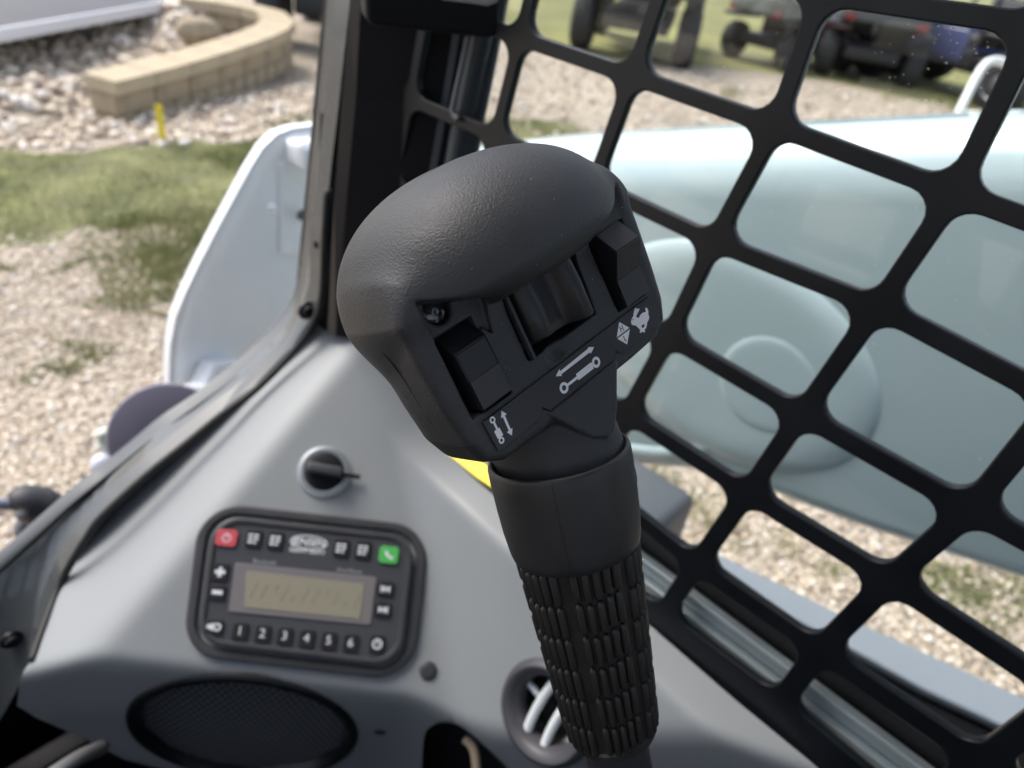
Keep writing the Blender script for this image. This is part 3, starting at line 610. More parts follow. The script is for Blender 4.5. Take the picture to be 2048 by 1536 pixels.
# ---- pane behind the guard, with a little dust
m = bpy.data.materials.new('window_glass'); m.use_nodes = True; n_ = m.node_tree.nodes; L_ = m.node_tree.links; n_.clear()
tr = n_.new('ShaderNodeBsdfTransparent'); tr.inputs[0].default_value = (0.975, 0.985, 0.98, 1)
gl = n_.new('ShaderNodeBsdfGlossy'); gl.inputs['Roughness'].default_value = 0.0; gl.inputs[0].default_value = (1, 1, 1, 1)
fr = n_.new('ShaderNodeFresnel'); fr.inputs[0].default_value = 1.35; mx = n_.new('ShaderNodeMixShader'); ou = n_.new('ShaderNodeOutputMaterial')
L_.new(fr.outputs[0], mx.inputs[0]); L_.new(tr.outputs[0], mx.inputs[1]); L_.new(gl.outputs[0], mx.inputs[2]); L_.new(mx.outputs[0], ou.inputs[0])
M_GLASS = m
def oo(off, pts): return [p + G_N * off for p in pts]
pane = plate('side_window', [[g3(lat(-3, -4) + [0.02, 0.02]), g3(lat(8, -4) + [-0.02, 0.02]), g3(low(8)), g3(low(-3) + [0.02, 0])]], G_N, GY, G_P, 0.003, 0.0, M_GLASS, None, z0=0.035)
tag(pane, 'clear dusty sliding glass of the side window just outside the guard', 'window glass')
dm = mat('dust_speck', (0.75, 0.75, 0.72), 0.8)
V = []; F = []
for k in range(170):
    px, py = (rng.normal(1900, 90), rng.normal(95, 60)) if k < 60 else (rng.uniform(1100, 2048), rng.uniform(0, 1200))
    c = og(px, py, 0.0345); r = abs(rng.normal(0.00022, 0.00014)) + 0.0001; b = len(V)
    for a in range(6): V.append(c + GY * r * math.cos(a * 1.047) + Vector((0, 0, 1)) * r * math.sin(a * 1.047) * 0.7)
    V.append(c - G_N * r * 0.6); F += [(b + a, b + (a + 1) % 6, b + 6) for a in range(6)]
d_ = mesh_obj('dust', V, F, dm, pane, smooth=False); tag(d_, kind='stuff')
# ---- window track rails below, outside the guard
def strip3(name, px_pts, off, width, thick, m, parent=None, bev=0.0008, dz=0.0):
    """bar following pixel points laid on the guard plane shifted outwards"""
    P = [og(x, y, off) for x, y in px_pts]; return P
track = thing('window_track', og(1450, 1300, 0.02), 'grey ribbed aluminium slide track along the bottom of the side window', 'track')
p0_ = og(1374, 1181, 0.016); p1_ = og(1585, 1339, 0.016); dy = (p1_ - p0_).normalized()
ups = (Vector((0, 0, 1)) - dy * dy.z).normalized(); outw = G_N
TRC = (p0_ + p1_) / 2; TRC = TRC + dy * ((0.39 - TRC.y) / dy.y); TRC = TRC + dy * (0.60 * (-1 if dy.y > 0 else 1))
def bar(name, zoff, xoff, hz, hx, m, bev):
    c = (p0_ + p1_) / 2 + ups * zoff + outw * xoff - dy * ((0.41 - (p0_ + p1_).y / 2) / dy.y * -1 + 0.60 * (1 if dy.y > 0 else -1)) if False else TRC + ups * zoff + outw * xoff
    return box(name, c, (0.60, hz, hx), (dy, ups, outw), m, track, bev=bev)
bar('track_rail', -0.0035, 0.002, 0.0036, 0.004, M_ALU, 0.0008)
bar('track_channel', -0.0118, 0.0065, 0.0045, 0.003, M_ALU, 0.0006)
bar('track_rail', -0.0205, 0.002, 0.0040, 0.005, M_ALU, 0.001)
bar('track_groove', -0.0158, 0.0105, 0.0012, 0.001, M_SEAL, 0.0)
bar('track_rail', -0.0275, 0.000, 0.0026, 0.006, M_ALU, 0.001)
bar('track_base', -0.018, 0.016, 0.030, 0.004, M_SEAL, 0.001)
bar('lower_seal', 0.006, 0.020, 0.008, 0.010, M_SEAL, 0.003)


# ---- dashboard: soft-edged moulding given as a height over its main facet
D_N = Vector((-0.34, -0.554, 0.757)).normalized(); D_P = rel(0.213, 0.347, -0.474)
def od(x, y, h=0.0): return on(x, y, D_N, D_P + D_N * h)
D_U = (od(850, 1060) - od(415, 1010)).normalized(); D_V = D_N.cross(D_U)
def hplane(n, p):
    n = Vector(n).normalized(); p = Vector(p); k = D_N.dot(n)
    a = -(D_U.dot(n)) / k; b = -(D_V.dot(n)) / k; c = -((D_P - p).dot(n)) / k
    return a, b, c
def pl3(a, b, c): n = (b - a).cross(c - a); return n if n.dot(D_N) > 0 else -n
FY = 0.50                                       # front plane of the cab
def ofr(x, y, dy=0.0): return on(x, y, (0, 1, 0), rel(0, FY + dy, 0))
S1 = hplane(pl3(od(330, 1130), od(560, 860), ofr(371, 892, 0.014)), od(330, 1130))
ra, rb = od(180, 1322), od(850, 1402); rd = (rb - ra).normalized(); rh = -ray(490, 1455).normalized(); mm_ = rh - rd * rh.dot(rd); cs3 = 0.40 / mm_.length; mm_.normalize(); kk_ = rd.cross(mm_); kk_ = kk_ if kk_.dot(cd) > 0 else -kk_; n3 = (mm_ * cs3 + kk_ * math.sqrt(1 - cs3 * cs3)).normalized(); print('n3', n3, 'DN.n3', D_N.dot(n3))
S3 = hplane(n3, ra)
rc, rdn = od(850, 1402), od(1000, 1508); rd2 = (rdn - rc).normalized(); rh2 = -ray(930, 1490).normalized(); m2 = rh2 - rd2 * rh2.dot(rd2); c2 = 0.42 / m2.length; m2.normalize(); k2 = rd2.cross(m2); k2 = k2 if k2.dot(cd) > 0 else -k2
S3B = hplane((m2 * c2 + k2 * math.sqrt(1 - c2 * c2)).normalized(), rc)
def oz(x, y, z): return on(x, y, (0, 0, 1), rel(0, 0, z))
rA, rB = oz(862, 960, -0.416), oz(1405, 1450, -0.430)
S5 = hplane(pl3(rA, rB, at(1085, 1425, 0.548)), rA)
S4 = hplane(pl3(rA, rB, og(1473, 1402, -0.004)), rA)
def Hd(u, v):
    P = lambda s: s[0] * u + s[1] * v + s[2]
    h = smax(0.0 * u + 0.0 * v, smin(P(S5), P(S4), 0.006), 0.026)
    h = smin(h, P(S1), 0.012); h = smin(h, smax(P(S3), P(S3B), 0.02), 0.014)
    return h
def uv_of(P): d = P - D_P; return d.dot(D_U), d.dot(D_V)
def P_of(u, v, e=0.0): return D_P + D_U * u + D_V * v + D_N * (float(Hd(u, v)) + e)
def dash_hit(x, y):
    lo, hi = 0.25, 1.1; d = ray(x, y)
    def g(t): q = CAM + d * t; u, v = uv_of(q); return (q - D_P).dot(D_N) - float(Hd(u, v))
    t = lo
    while t < hi and g(t) > 0: t += 0.01
    a, b = t - 0.01, t
    for _ in range(22):
        c = (a + b) / 2
        if g(c) > 0: a = c
        else: b = c
    return CAM + d * b
def dash_n(u, v, e=0.002):
    hx = (float(Hd(u + e, v)) - float(Hd(u - e, v))) / (2 * e); hy = (float(Hd(u, v + e)) - float(Hd(u, v - e))) / (2 * e)
    return (D_N - D_U * hx - D_V * hy).normalized()
SEALPX = [(655, 380), (649, 480), (647, 591), (631, 643), (594, 699), (519, 777), (445, 832), (371, 892), (297, 951), (208, 1033), (178, 1074), (148, 1122), (122, 1174), (93, 1252), (67, 1326), (30, 1400), (0, 1452)]
dash_out = [(735, 664), (655, 664)] + [(x - 6, y - 4) for x, y in SEALPX[3:15]] + [(34, 1411), (74, 1436), (174, 1479), (208, 1498), (252, 1520), (315, 1536), (430, 1560), (640, 1610), (900, 1700), (1200, 1750), (1500, 1700), (1760, 1640), (1640, 1540), (1473, 1402), (1301, 1252), (1150, 1115), (1000, 985), (900, 890), (820, 790)]
outl = [uv_of(dash_hit(*p)) for p in dash_out]
def dense(l, step=0.006):
    o = []
    for i in range(len(l)):
        a, b = np.array(l[i]), np.array(l[(i + 1) % len(l)]); k = max(1, int(np.linalg.norm(b - a) / step)); o += [tuple(a + (b - a) * j / k) for j in range(k)]
    return o
def smooth2(l, it=2):
    for _ in range(it):
        o = []
        for i in range(len(l)):
            a, b = np.array(l[i]), np.array(l[(i + 1) % len(l)]); o += [tuple(a * .75 + b * .25), tuple(a * .25 + b * .75)]
        l = o
    return l
# speaker disc lies on the lower facet
SPC = dash_hit(490, 1462); SPN = n3 * (1 if n3.dot(CAM - SPC) > 0 else -1); SPX = rd; SPY = SPN.cross(SPX); SPR = 0.0905
def spk(r, an, h=0.0): return SPC + SPX * (r * math.cos(an)) + SPY * (r * math.sin(an)) + SPN * h
VC = dash_hit(1090, 1425); vu, vv = uv_of(VC); VN = dash_n(vu, vv); VX = (D_U - VN * D_U.dot(VN)).normalized(); VY = VN.cross(VX); VR = 0.036
h_sp = [uv_of(spk(SPR * 0.97, 2 * math.pi * k / 60)) for k in range(60)]
h_ve = [uv_of(VC + VX * (VR * 0.86 * math.cos(2 * math.pi * k / 36)) + VY * (VR * 0.86 * math.sin(2 * math.pi * k / 36))) for k in range(36)]
cavpx = [(843, 1560), (846, 1470), (860, 1452), (886, 1443), (915, 1448), (945, 1470), (985, 1505), (1030, 1550), (1060, 1600), (840, 1620)]
h_ca = smooth2([uv_of(dash_hit(*p)) for p in cavpx], 2)
loops = [dense(outl), h_sp, h_ve, h_ca]
pts = []; edg = []
for lp in loops:
    b = len(pts); pts += [Vector(p) for p in lp]; edg += [(b + i, b + (i + 1) % len(lp)) for i in range(len(lp))]
A_ = np.array(loops[0]); uu, vv_ = np.meshgrid(np.arange(A_[:, 0].min(), A_[:, 0].max(), 0.0042), np.arange(A_[:, 1].min(), A_[:, 1].max(), 0.0042), indexing='ij')
uu = uu.ravel(); vv_ = vv_.ravel(); ok = inside(uu, vv_, loops[0])
for lp in loops[1:]: ok &= ~inside(uu, vv_, lp)
uu = uu[ok]; vv_ = vv_[ok]; allb = np.array([p for lp in loops for p in lp])
dd = np.full(len(uu), 9.0)
for c in allb: dd = np.minimum(dd, (uu - c[0]) ** 2 + (vv_ - c[1]) ** 2)
kk = dd > 0.0022 ** 2; pts += [Vector((a, b)) for a, b in zip(uu[kk], vv_[kk])]
cv, ce, cfc, *_r = geometry.delaunay_2d_cdt(pts, edg, [], 0, 1e-7)
cv = np.array([tuple(p) for p in cv]); T = np.array([f for f in cfc]); ct = cv[T].mean(1)
ok = inside(ct[:, 0], ct[:, 1], loops[0])
for lp in loops[1:]: ok &= ~inside(ct[:, 0], ct[:, 1], lp)
T = T[ok]; Hh = Hd(cv[:, 0], cv[:, 1])
V3 = np.array(D_P)[None] + cv[:, :1] * np.array(D_U)[None] + cv[:, 1:] * np.array(D_V)[None] + Hh[:, None] * np.array(D_N)[None]
from collections import Counter
cnt = Counter(tuple(sorted((t[i], t[(i + 1) % 3]))) for t in T.tolist() for i in range(3))
dirE = {tuple(sorted((t[i], t[(i + 1) % 3]))): (t[i], t[(i + 1) % 3]) for t in T.tolist() for i in range(3)}
bd = [dirE[e] for e, c in cnt.items() if c == 1]; bvs = sorted({i for e in bd for i in e}); lev = {}
V3 = list(map(Vector, V3.tolist())); F3 = T.tolist(); base = len(V3)
lev1 = {b: base + i for i, b in enumerate(bvs)}; V3 += [V3[b] - D_N * 0.0012 for b in bvs]
lev2 = {b: base + len(bvs) + i for i, b in enumerate(bvs)}; V3 += [V3[b] - D_N * 0.016 for b in bvs]
for a, b in bd: F3 += [[b, a, lev1[a], lev1[b]], [lev1[b], lev1[a], lev2[a], lev2[b]]]
dash = mesh_obj('dashboard', V3, F3, M_DASH, None); tag(dash, 'light grey moulded plastic corner dashboard holding the radio, speaker and vent', 'dashboard')
bpy.data.objects['dashboard'].data.set_sharp_from_angle(angle=R_(60))
# cavity behind the opening at the bottom, and its lining
cvp = [dash_hit(*p) for p in cavpx]
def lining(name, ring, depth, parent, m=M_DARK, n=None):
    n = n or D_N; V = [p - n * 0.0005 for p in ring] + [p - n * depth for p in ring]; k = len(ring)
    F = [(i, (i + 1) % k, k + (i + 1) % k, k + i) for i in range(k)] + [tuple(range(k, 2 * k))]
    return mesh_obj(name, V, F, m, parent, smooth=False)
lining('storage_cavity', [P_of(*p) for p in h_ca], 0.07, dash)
tube('cavity_cable', [at(955, 1560, .60), at(948, 1500, .60), at(930, 1478, .605)], 0.004, mat('cable_tan', (0.30, 0.24, 0.17), 0.5), dash)
lining('vent_duct', [VC + VX * (VR * 0.9 * math.cos(a)) + VY * (VR * 0.9 * math.sin(a)) for a in np.linspace(0, 2 * math.pi, 36, endpoint=False)], 0.05, dash, n=VN)
lining('speaker_well', [spk(SPR * 0.99, a) for a in np.linspace(0, 2 * math.pi, 60, endpoint=False)], 0.03, dash, n=SPN)
cap_ = dash_hit(856, 1341); cu_, cw_ = uv_of(cap_)
lathe('blanking_plug', [(0.0072, 0), (0.0072, 0.0012), (0.0060, 0.0022), (0.003, 0.0024)], cap_, dash_n(cu_, cw_), M_GASKET, dash, seg=28)
# small screw pip under the speaker's right side
pp = dash_hit(760, 1465); a_, b_ = uv_of(pp); lathe('dimple', [(0.006, -0.0004), (0.005, 0.0002), (0.002, 0.0003)], pp, dash_n(a_, b_), M_GASKET, dash, seg=20)

# ---- radio
rad = thing('radio', od(615, 1180), 'small black weatherproof radio with an unlit display and red and green keys', 'radio')
def quad(px, h=0.0): return [od(x, y, h) for x, y in px]
bz = [(402, 1002), (858, 1054), (824, 1362), (364, 1309)]; fi = [(428, 1030), (828, 1074), (800, 1333), (394, 1284)]; fi2 = [(421, 1023), (836, 1068), (807, 1341), (386, 1291)]
plate('mounting_gasket', [rounded(quad(bz), 0.031, 10), rounded(quad(fi2), 0.022, 8)], D_N, D_U, D_P, 0.0050, 0.0016, M_GASKET, rad)
face = plate('face_panel', [rounded(quad(fi), 0.021, 10)], D_N, D_U, D_P, 0.0085, 0.0012, M_FACE, rad, z0=0.0)
plate('face_rim', [rounded(quad(fi, 0.0085), 0.021, 10), rounded(quad([(437, 1040), (818, 1082), (791, 1322), (405, 1275)], 0.0085), 0.018, 8)], D_N, D_U, D_P + D_N * 0.0085, 0.0016, 0.0007, M_GASKET, rad)
FH = 0.0085
def rq(cx, cy, wx, wy, h=FH):
    c = od(cx, cy, h); s = (c - CAM).dot(cf) / FPX; return [c + D_U * (sx * wx * s / 2) + D_V * (sy * wy * s / 2) for sx, sy in ((-1, -1), (1, -1), (1, 1), (-1, 1))], c, s
def radio_part(name, cx, cy, wx, wy, m, th, r=0.0015, parent=None, bev=0.0004, lab=None, h=FH, group=None):
    q, c, s = rq(cx, cy, wx, wy, h); o = plate(name, [rounded(q, r, 4)], D_N, D_U, D_P + D_N * (h - 0.00), th, bev, m, parent or rad)
    if lab: o['label'] = lab
    return o, c, s
M_KEY = mat('radio_key', (0.012, 0.012, 0.014), 0.45); M_RED = mat('key_red', (0.50, 0.07, 0.09), 0.45); M_GRN = mat('key_green', (0.07, 0.40, 0.09), 0.45)
def ink(name, key, me, c, h=0.0, m=M_PRINT, rot=0.0):
    o = bpy.data.objects.new(name, me); X, Y = D_U, D_V
    if Y.dot(cd) > 0: Y = -Y
    N = X.cross(Y); M = Matrix((X, Y, N)).transposed().to_4x4()
    me2 = me.copy(); me2.transform(M); me2.materials.clear(); me2.materials.append(m); me2.name = name
    o = bpy.data.objects.new(name, me2); o.location = c + D_N * h; return put(o, key)
M_KEYPRINT = mat('key_print', (0.62, 0.64, 0.68), 0.5)
def poly_ink(name, key, loops, c, h, m=M_KEYPRINT):
    Y = D_V if D_V.dot(cd) < 0 else -D_V
    return plate(name, [[c + D_U * (x * .001) + Y * (y * .001) for x, y in lp] for lp in loops], D_N, D_U, c, 0.00012, 0.0, m, key, z0=h)
KT = 0.0018
k_, c, s = radio_part('power_key', 453.5, 1076, 40, 33, M_RED, KT, 0.003, lab='red power key')
poly_ink('power_symbol', k_, [circ(0, 0, 3.4), circ(0, 0, 2.7)], c, KT); poly_ink('power_symbol', k_, [[(-.4, 0), (.4, 0), (.4, 2.6), (-.4, 2.6)]], c, KT + .0002)
k_, c, s = radio_part('phone_key', 777.5, 1110, 38, 33, M_GRN, KT, 0.003, lab='green telephone key')
poly_ink('handset_symbol', k_, [[(-3.6, 2.6), (-1.8, 3.4), (-1.0, 1.2), (1.4, -1.4), (3.6, -0.8), (3.6, -2.9), (1.8, -3.6), (-1.2, -1.8), (-3.2, 0.4)]], c, KT)
for cx, cy in ((507, 1077), (550.5, 1081), (682, 1096), (725.5, 1100)):
    k_, c, s = radio_part('function_key', cx, cy, 30, 34, M_KEY, KT, 0.0015)
    for yy in (2.6, -0.2, -3.0): poly_ink('printed_line', k_, [[(-3.9, yy - .8), (-.5, yy - .8), (-.5, yy + .8), (-3.9, yy + .8)]], c, KT); poly_ink('printed_line', k_, [[(.3, yy - .8), (3.7 if yy > -3 else 2.4, yy - .8), (3.7 if yy > -3 else 2.4, yy + .8), (.3, yy + .8)]], c, KT)
k_, c, s = radio_part('volume_up_key', 440.6, 1144, 30, 34, M_KEY, KT, 0.0015)
poly_ink('plus_sign', k_, [[(-1.3, 3.6), (1.3, 3.6), (1.3, 1.3), (3.8, 1.3), (3.8, -1.3), (1.3, -1.3), (1.3, -3.6), (-1.3, -3.6), (-1.3, -1.3), (-3.8, -1.3), (-3.8, 1.3), (-1.3, 1.3)]], c, KT)
k_, c, s = radio_part('volume_down_key', 435, 1184.5, 30, 28, M_KEY, KT, 0.0015)
poly_ink('minus_sign', k_, [[(-3.8, 1.5), (3.8, 1.5), (3.8, -1.5), (-3.8, -1.5)]], c, KT)
k_, c, s = radio_part('mute_key', 428, 1253.5, 34, 28, M_KEY, KT, 0.0015)
poly_ink('speaker_symbol', k_, [[(-5, 1.4), (-3, 1.4), (-.6, 3.2), (-.6, -3.2), (-3, -1.4), (-5, -1.4)]], c, KT); poly_ink('speaker_symbol', k_, [circ(2.4, 0, 2.9), circ(2.4, 0, 1.6)], c, KT)
for i, (cx, cy) in enumerate(((480, 1262), (525, 1267), (569, 1272), (613, 1276.5), (657, 1281), (701, 1285.5))):
    k_, c, s = radio_part('preset_key', cx, cy, 29, 32, M_KEY, KT, 0.0015); ink('digit', k_, text_mesh(str(i + 1), 0.0092), c, KT + 0.0001, m=M_KEYPRINT)
k_, c, s = radio_part('clock_key', 754, 1288, 30, 32, M_KEY, KT, 0.0015)
poly_ink('clock_symbol', k_, [circ(0, 0, 4.0), circ(0, 0, 2.7)], c, KT); poly_ink('clock_symbol', k_, [[(-.4, -.4), (1.9, -.4), (1.9, .4), (.4, .4), (.4, 2.4), (-.4, 2.4)]], c, KT + .0002)
for nm, cx, cy, sg in (('previous_key', 771, 1178, -1), ('next_key', 765, 1219, 1)):
    k_, c, s = radio_part(nm, cx, cy, 32, 28, M_KEY, KT, 0.0015)
    for dx in (-3.4, 0.2): poly_ink('skip_symbol', k_, [[(sg * dx, 2.8), (sg * (dx + 3.4), 0), (sg * dx, -2.8)][::sg]], c, KT)
    poly_ink('skip_symbol', k_, [[(sg * 3.6 - .5, 2.8), (sg * 3.6 + .5, 2.8), (sg * 3.6 + .5, -2.8), (sg * 3.6 - .5, -2.8)]], c, KT)
_, c, s = rq(618, 1085, 10, 10)
lg = poly_ink('brand_oval', rad, [[(14.6 * math.cos(a), 5.6 * math.sin(a)) for a in np.linspace(0, 2 * math.pi, 40, endpoint=False)], [(13.6 * math.cos(a), 4.7 * math.sin(a)) for a in np.linspace(0, 2 * math.pi, 40, endpoint=False)]], c, 0.0)
ink('lettering', rad, text_mesh('JENSEN', 0.0078), c + D_N * 0.0002); _, c, s = rq(615, 1103, 10, 10); ink('lettering', rad, text_mesh('HEAVY DUTY', 0.0046), c)
_, c, s = rq(529, 1124, 10, 10); ink('lettering', rad, text_mesh('Bluetooth', 0.0044), c, m=mat('grey_print', (0.30, 0.31, 0.34), 0.5))
_, c, s = rq(699, 1142, 10, 10); ink('lettering', rad, text_mesh('iPod iPhone', 0.0042), c, m=MATS['grey_print'])
win = plate('display_window', [rounded(quad([(471, 1125), (753, 1154), (741, 1250), (457, 1223)], FH), 0.0015, 3)], D_N, D_U, D_P + D_N * FH, 0.0009, 0.0003, mat('display_surround', (0.16, 0.15, 0.155), 0.3), rad)
lcd_m = bpy.data.materials.new('lcd'); lcd_m.use_nodes = True; b_ = lcd_m.node_tree.nodes['Principled BSDF']; b_.inputs['Roughness'].default_value = 0.25
tc_ = lcd_m.node_tree.nodes.new('ShaderNodeTexCoord'); sp_ = lcd_m.node_tree.nodes.new('ShaderNodeSeparateXYZ'); rp_ = lcd_m.node_tree.nodes.new('ShaderNodeValToRGB')
lcd_m.node_tree.links.new(tc_.outputs['Generated'], sp_.inputs[0]); lcd_m.node_tree.links.new(sp_.outputs[0], rp_.inputs[0]); lcd_m.node_tree.links.new(rp_.outputs[0], b_.inputs['Base Color'])
rp_.color_ramp.elements[0].color = (0.33, 0.26, 0.185, 1); rp_.color_ramp.elements[1].color = (0.15, 0.195, 0.165, 1)
lcd = plate('lcd_panel', [quad([(493, 1142), (729, 1168), (719, 1238), (489, 1214)], FH)], D_N, D_U, D_P + D_N * FH, 0.0013, 0.0001, lcd_m, win)
M_SEG = mat('lcd_segment', (0.19, 0.165, 0.12), 0.35)
for i in range(11):
    cx = 507 + i * 20.6; cy = 1180 + i * 2.1
    _, c, s = rq(cx, cy, 10, 10, FH + 0.0013); a = 1.5
    for yy, xx in ((3.2, 1.2), (-3.2, -1.2)):
        if (i * 7 + int(yy)) % 5 == 1: continue
        poly_ink('lcd_segment', lcd, [[(xx - .7, yy - 2.6), (xx + .3, yy - 2.6), (xx + 1.2, yy + 2.6), (xx + .2, yy + 2.6)]], c, 0.0, M_SEG)

# ---- ignition switch
kc = od(649, 944); ign = thing('ignition_switch', kc, 'round chrome-rimmed ignition switch with a black key, above the radio', 'switch')
lathe('chrome_ring', [(0.0215, 0.0), (0.0218, 0.0012), (0.0205, 0.0030), (0.0180, 0.0036), (0.0158, 0.0030), (0.0150, 0.0012)], kc, D_N, M_CHROME, ign, seg=48, cap=False)
lathe('switch_body', [(0.0168, 0.001), (0.0160, 0.0040), (0.0140, 0.0052), (0.006, 0.0052)], kc, D_N, M_MATTE, ign, seg=40)
kd = (D_U * 0.98 - D_V * 0.05).normalized(); ky = D_N.cross(kd)
box('key_grip', kc + D_N * 0.011, (0.0145, 0.0042, 0.0060), (kd, ky, D_N), M_GASKET, ign, bev=0.0022)
box('key_tab', kc + D_N * 0.006 + kd * 0.022, (0.0075, 0.0017, 0.0016), (kd, ky, D_N), M_MATTE, ign, bev=0.0008)

# ---- loudspeaker
sp = thing('speaker', SPC, 'round dash loudspeaker with a black perforated grille', 'speaker')
ring = [(SPR - 0.0075, -0.007), (SPR - 0.006, -0.001), (SPR - 0.004, 0.0028), (SPR - 0.001, 0.0034), (SPR + 0.002, 0.0022), (SPR + 0.0032, 0.0)]
lathe('trim_ring', ring, SPC, SPN, M_FRAME, sp, seg=80, xdir=SPX, cap=False)
V = []; F = []; hs = 0.0064; b = 0
for i in range(-34, 35):
    for j in range(-34, 35):
        x = hs * (i + 0.5 * (j & 1)); y = hs * 0.866 * j; r2 = x * x + y * y
        if r2 > (SPR - 0.0085) ** 2: continue
        dome = 0.004 * (1 - r2 / SPR ** 2) - 0.006; R1 = hs * 0.577; R2 = hs * 0.455; b = len(V)
        for k in range(6):
            a = R_(30 + 60 * k); V.append(spk(0, 0) + SPX * (x + R1 * math.cos(a)) + SPY * (y + R1 * math.sin(a)) + SPN * dome)
        for k in range(6):
            a = R_(30 + 60 * k); V.append(spk(0, 0) + SPX * (x + R2 * math.cos(a)) + SPY * (y + R2 * math.sin(a)) + SPN * (dome + 0.0001))
        for k in range(6):
            a = R_(30 + 60 * k); V.append(spk(0, 0) + SPX * (x + R2 * math.cos(a)) + SPY * (y + R2 * math.sin(a)) + SPN * (dome - 0.0005))
        for k in range(6): F += [(b + k, b + (k + 1) % 6, b + 6 + (k + 1) % 6, b + 6 + k), (b + 6 + k, b + 6 + (k + 1) % 6, b + 12 + (k + 1) % 6, b + 12 + k)]
tag(mesh_obj('perforated_grille', V, F, mat('grille_black', (0.16, 0.17, 0.19), 0.35), sp, smooth=False), kind='stuff')

# ---- air vent
ve = thing('air_vent', VC, 'round black air vent with two curved chrome vanes low on the dashboard', 'air vent')
lathe('vent_ring', [(VR * 0.70, -0.012), (VR * 0.76, 0.0), (VR * 0.86, 0.0045), (VR * 0.98, 0.0055), (VR * 1.07, 0.0035), (VR * 1.12, -0.0005)], VC, VN, mat('vent_black', (0.05, 0.05, 0.058), 0.5), ve, seg=56, cap=False)
lathe('vent_throat', [(VR * 0.78, -0.002), (VR * 0.74, -0.03), (VR * 0.3, -0.032)], VC, VN, M_DARK, ve, seg=40, cap=False)
M_VANE = mat('vane_silver', (0.75, 0.80, 0.82), 0.3, metal=0.15, coat=0.3)
def vpx(x, y, h): return on(x, y, VN, VC + VN * h)
for P in ([(1052, 1468), (1062, 1440), (1078, 1408), (1102, 1372), (1118, 1352)], [(1084, 1508), (1094, 1478), (1108, 1448), (1130, 1412)]):
    tube('vane', [vpx(x, y, -0.006) for x, y in P], 0.0038, M_VANE, ve, seg=12)
tube('vane_link', [vpx(x, y, -0.012) for x, y in [(1058, 1366), (1072, 1382), (1086, 1398)]], 0.0030, M_VANE, ve, seg=10)

# ---- door frame, seal, bolts (front plane of the cab)
fr_ = thing('door_frame', ofr(208, 1000), 'glossy black curved door frame around the front opening', 'door frame')
OUT = [(0, 1128), (74, 1062), (156, 988), (193, 959), (260, 907), (334, 844), (393, 806), (464, 753), (538, 688), (575, 645), (598, 610), (612, 560), (623, 480), (632, 381), (648, 249), (662, 120), (673, 0), (690, -160), (712, -420)]
INN_SHIFT = 0
INN = [(735, -420), (722, -160), (700, 0), (690, 90), (676, 220), (664, 320), (655, 400)] + SEALPX[1:]
o3 = [ofr(x, y) for x, y in OUT]; i3 = [ofr(x, y) for x, y in INN]
lf = [ofr(0, 1500), rel(-0.42, FY, -0.62), rel(-0.42, FY, -0.56)]
M_BAND = mat('frame_band', (0.062, 0.068, 0.071), 0.28, coat=0.5, var=(12, 0.15))
def resamp(P, n):
    P = [Vector(p) for p in P]; L = [0.0]
    for i in range(1, len(P)): L.append(L[-1] + (P[i] - P[i - 1]).length)
    out = []
    for k in range(n):
        s = L[-1] * k / (n - 1); i = 0
        while i < len(P) - 2 and L[i + 1] < s: i += 1
        out.append(P[i].lerp(P[i + 1], (s - L[i]) / max(1e-9, L[i + 1] - L[i])))
    return out
NB = 64; op = resamp([(-140, 1252)] + OUT, NB); ip = resamp((INN[:7] + [(x - 5, y - 4) for x, y in INN[7:]] + [(-140, 1640)])[::-1], NB)
VB = []; FB = []; orim = []
for a, b in zip(op, ip):
    A = ofr(a.x, a.y); B = ofr(b.x, b.y); dd_ = min(0.055, 0.55 * (A - B).length); A = ofr(a.x, a.y, dd_); B = ofr(b.x, b.y, 0.002 if b.y > 640 else -0.006); orim.append(A)
    M1 = A.lerp(B, 0.5) + Vector((0, -0.0035, 0.001)); ring = [A + Vector((0, 0.012, 0)), A, A.lerp(B, .06) + Vector((0, -.001, 0)), M1, B, B + Vector((0, .018, 0))]; VB += ring
for i in range(NB - 1):
    for j in range(5): FB.append((i * 6 + j, (i + 1) * 6 + j, (i + 1) * 6 + j + 1, i * 6 + j + 1))
mesh_obj('frame_band', VB, FB, M_BAND, fr_, angle=50)
ext = [ofr(-140, 1252)]
tube('glass_edge_trim', [p + Vector((0, -0.006, 0)) for p in orim[::3]], 0.0018, M_MATTE, fr_, seg=8, sub=4)
tube('door_seal', [ofr(x, y, -0.01) for x, y in SEALPX[:2]] + [min((dash_hit(x - 3, y - 2) + Vector((0, 0.0005, 0)), ofr(x - 3, y - 2, -0.0085)), key=lambda p: p.y) for x, y in SEALPX[2:15]], 0.0032, M_SEAL, fr_, seg=10, sub=5)
sk = [dash_hit(x - 3, y - 2) + Vector((0, .003, 0)) for x, y in SEALPX[2:15]]; sj = [ofr(x - 10, y - 6, 0.004) for x, y in SEALPX[2:15]]; mesh_obj('seal_flap', sk + sj, [(i, i + 1, 13 + i + 1, 13 + i) for i in range(12)], M_SEAL, fr_)
for x, y, r in ((22, 1278, 0.0085), (612, 620, 0.0085), (635, 487, 0.0045)):
    c = ofr(x, y, 0.020 if x < 100 else 0.004); o = lathe('frame_bolt', [(r, 0), (r, 0.002), (r * 0.72, 0.0028), (r * 0.6, 0.0055), (r * 0.35, 0.0062)], c, (0, -1, 0), M_FRAME, fr_, seg=20)
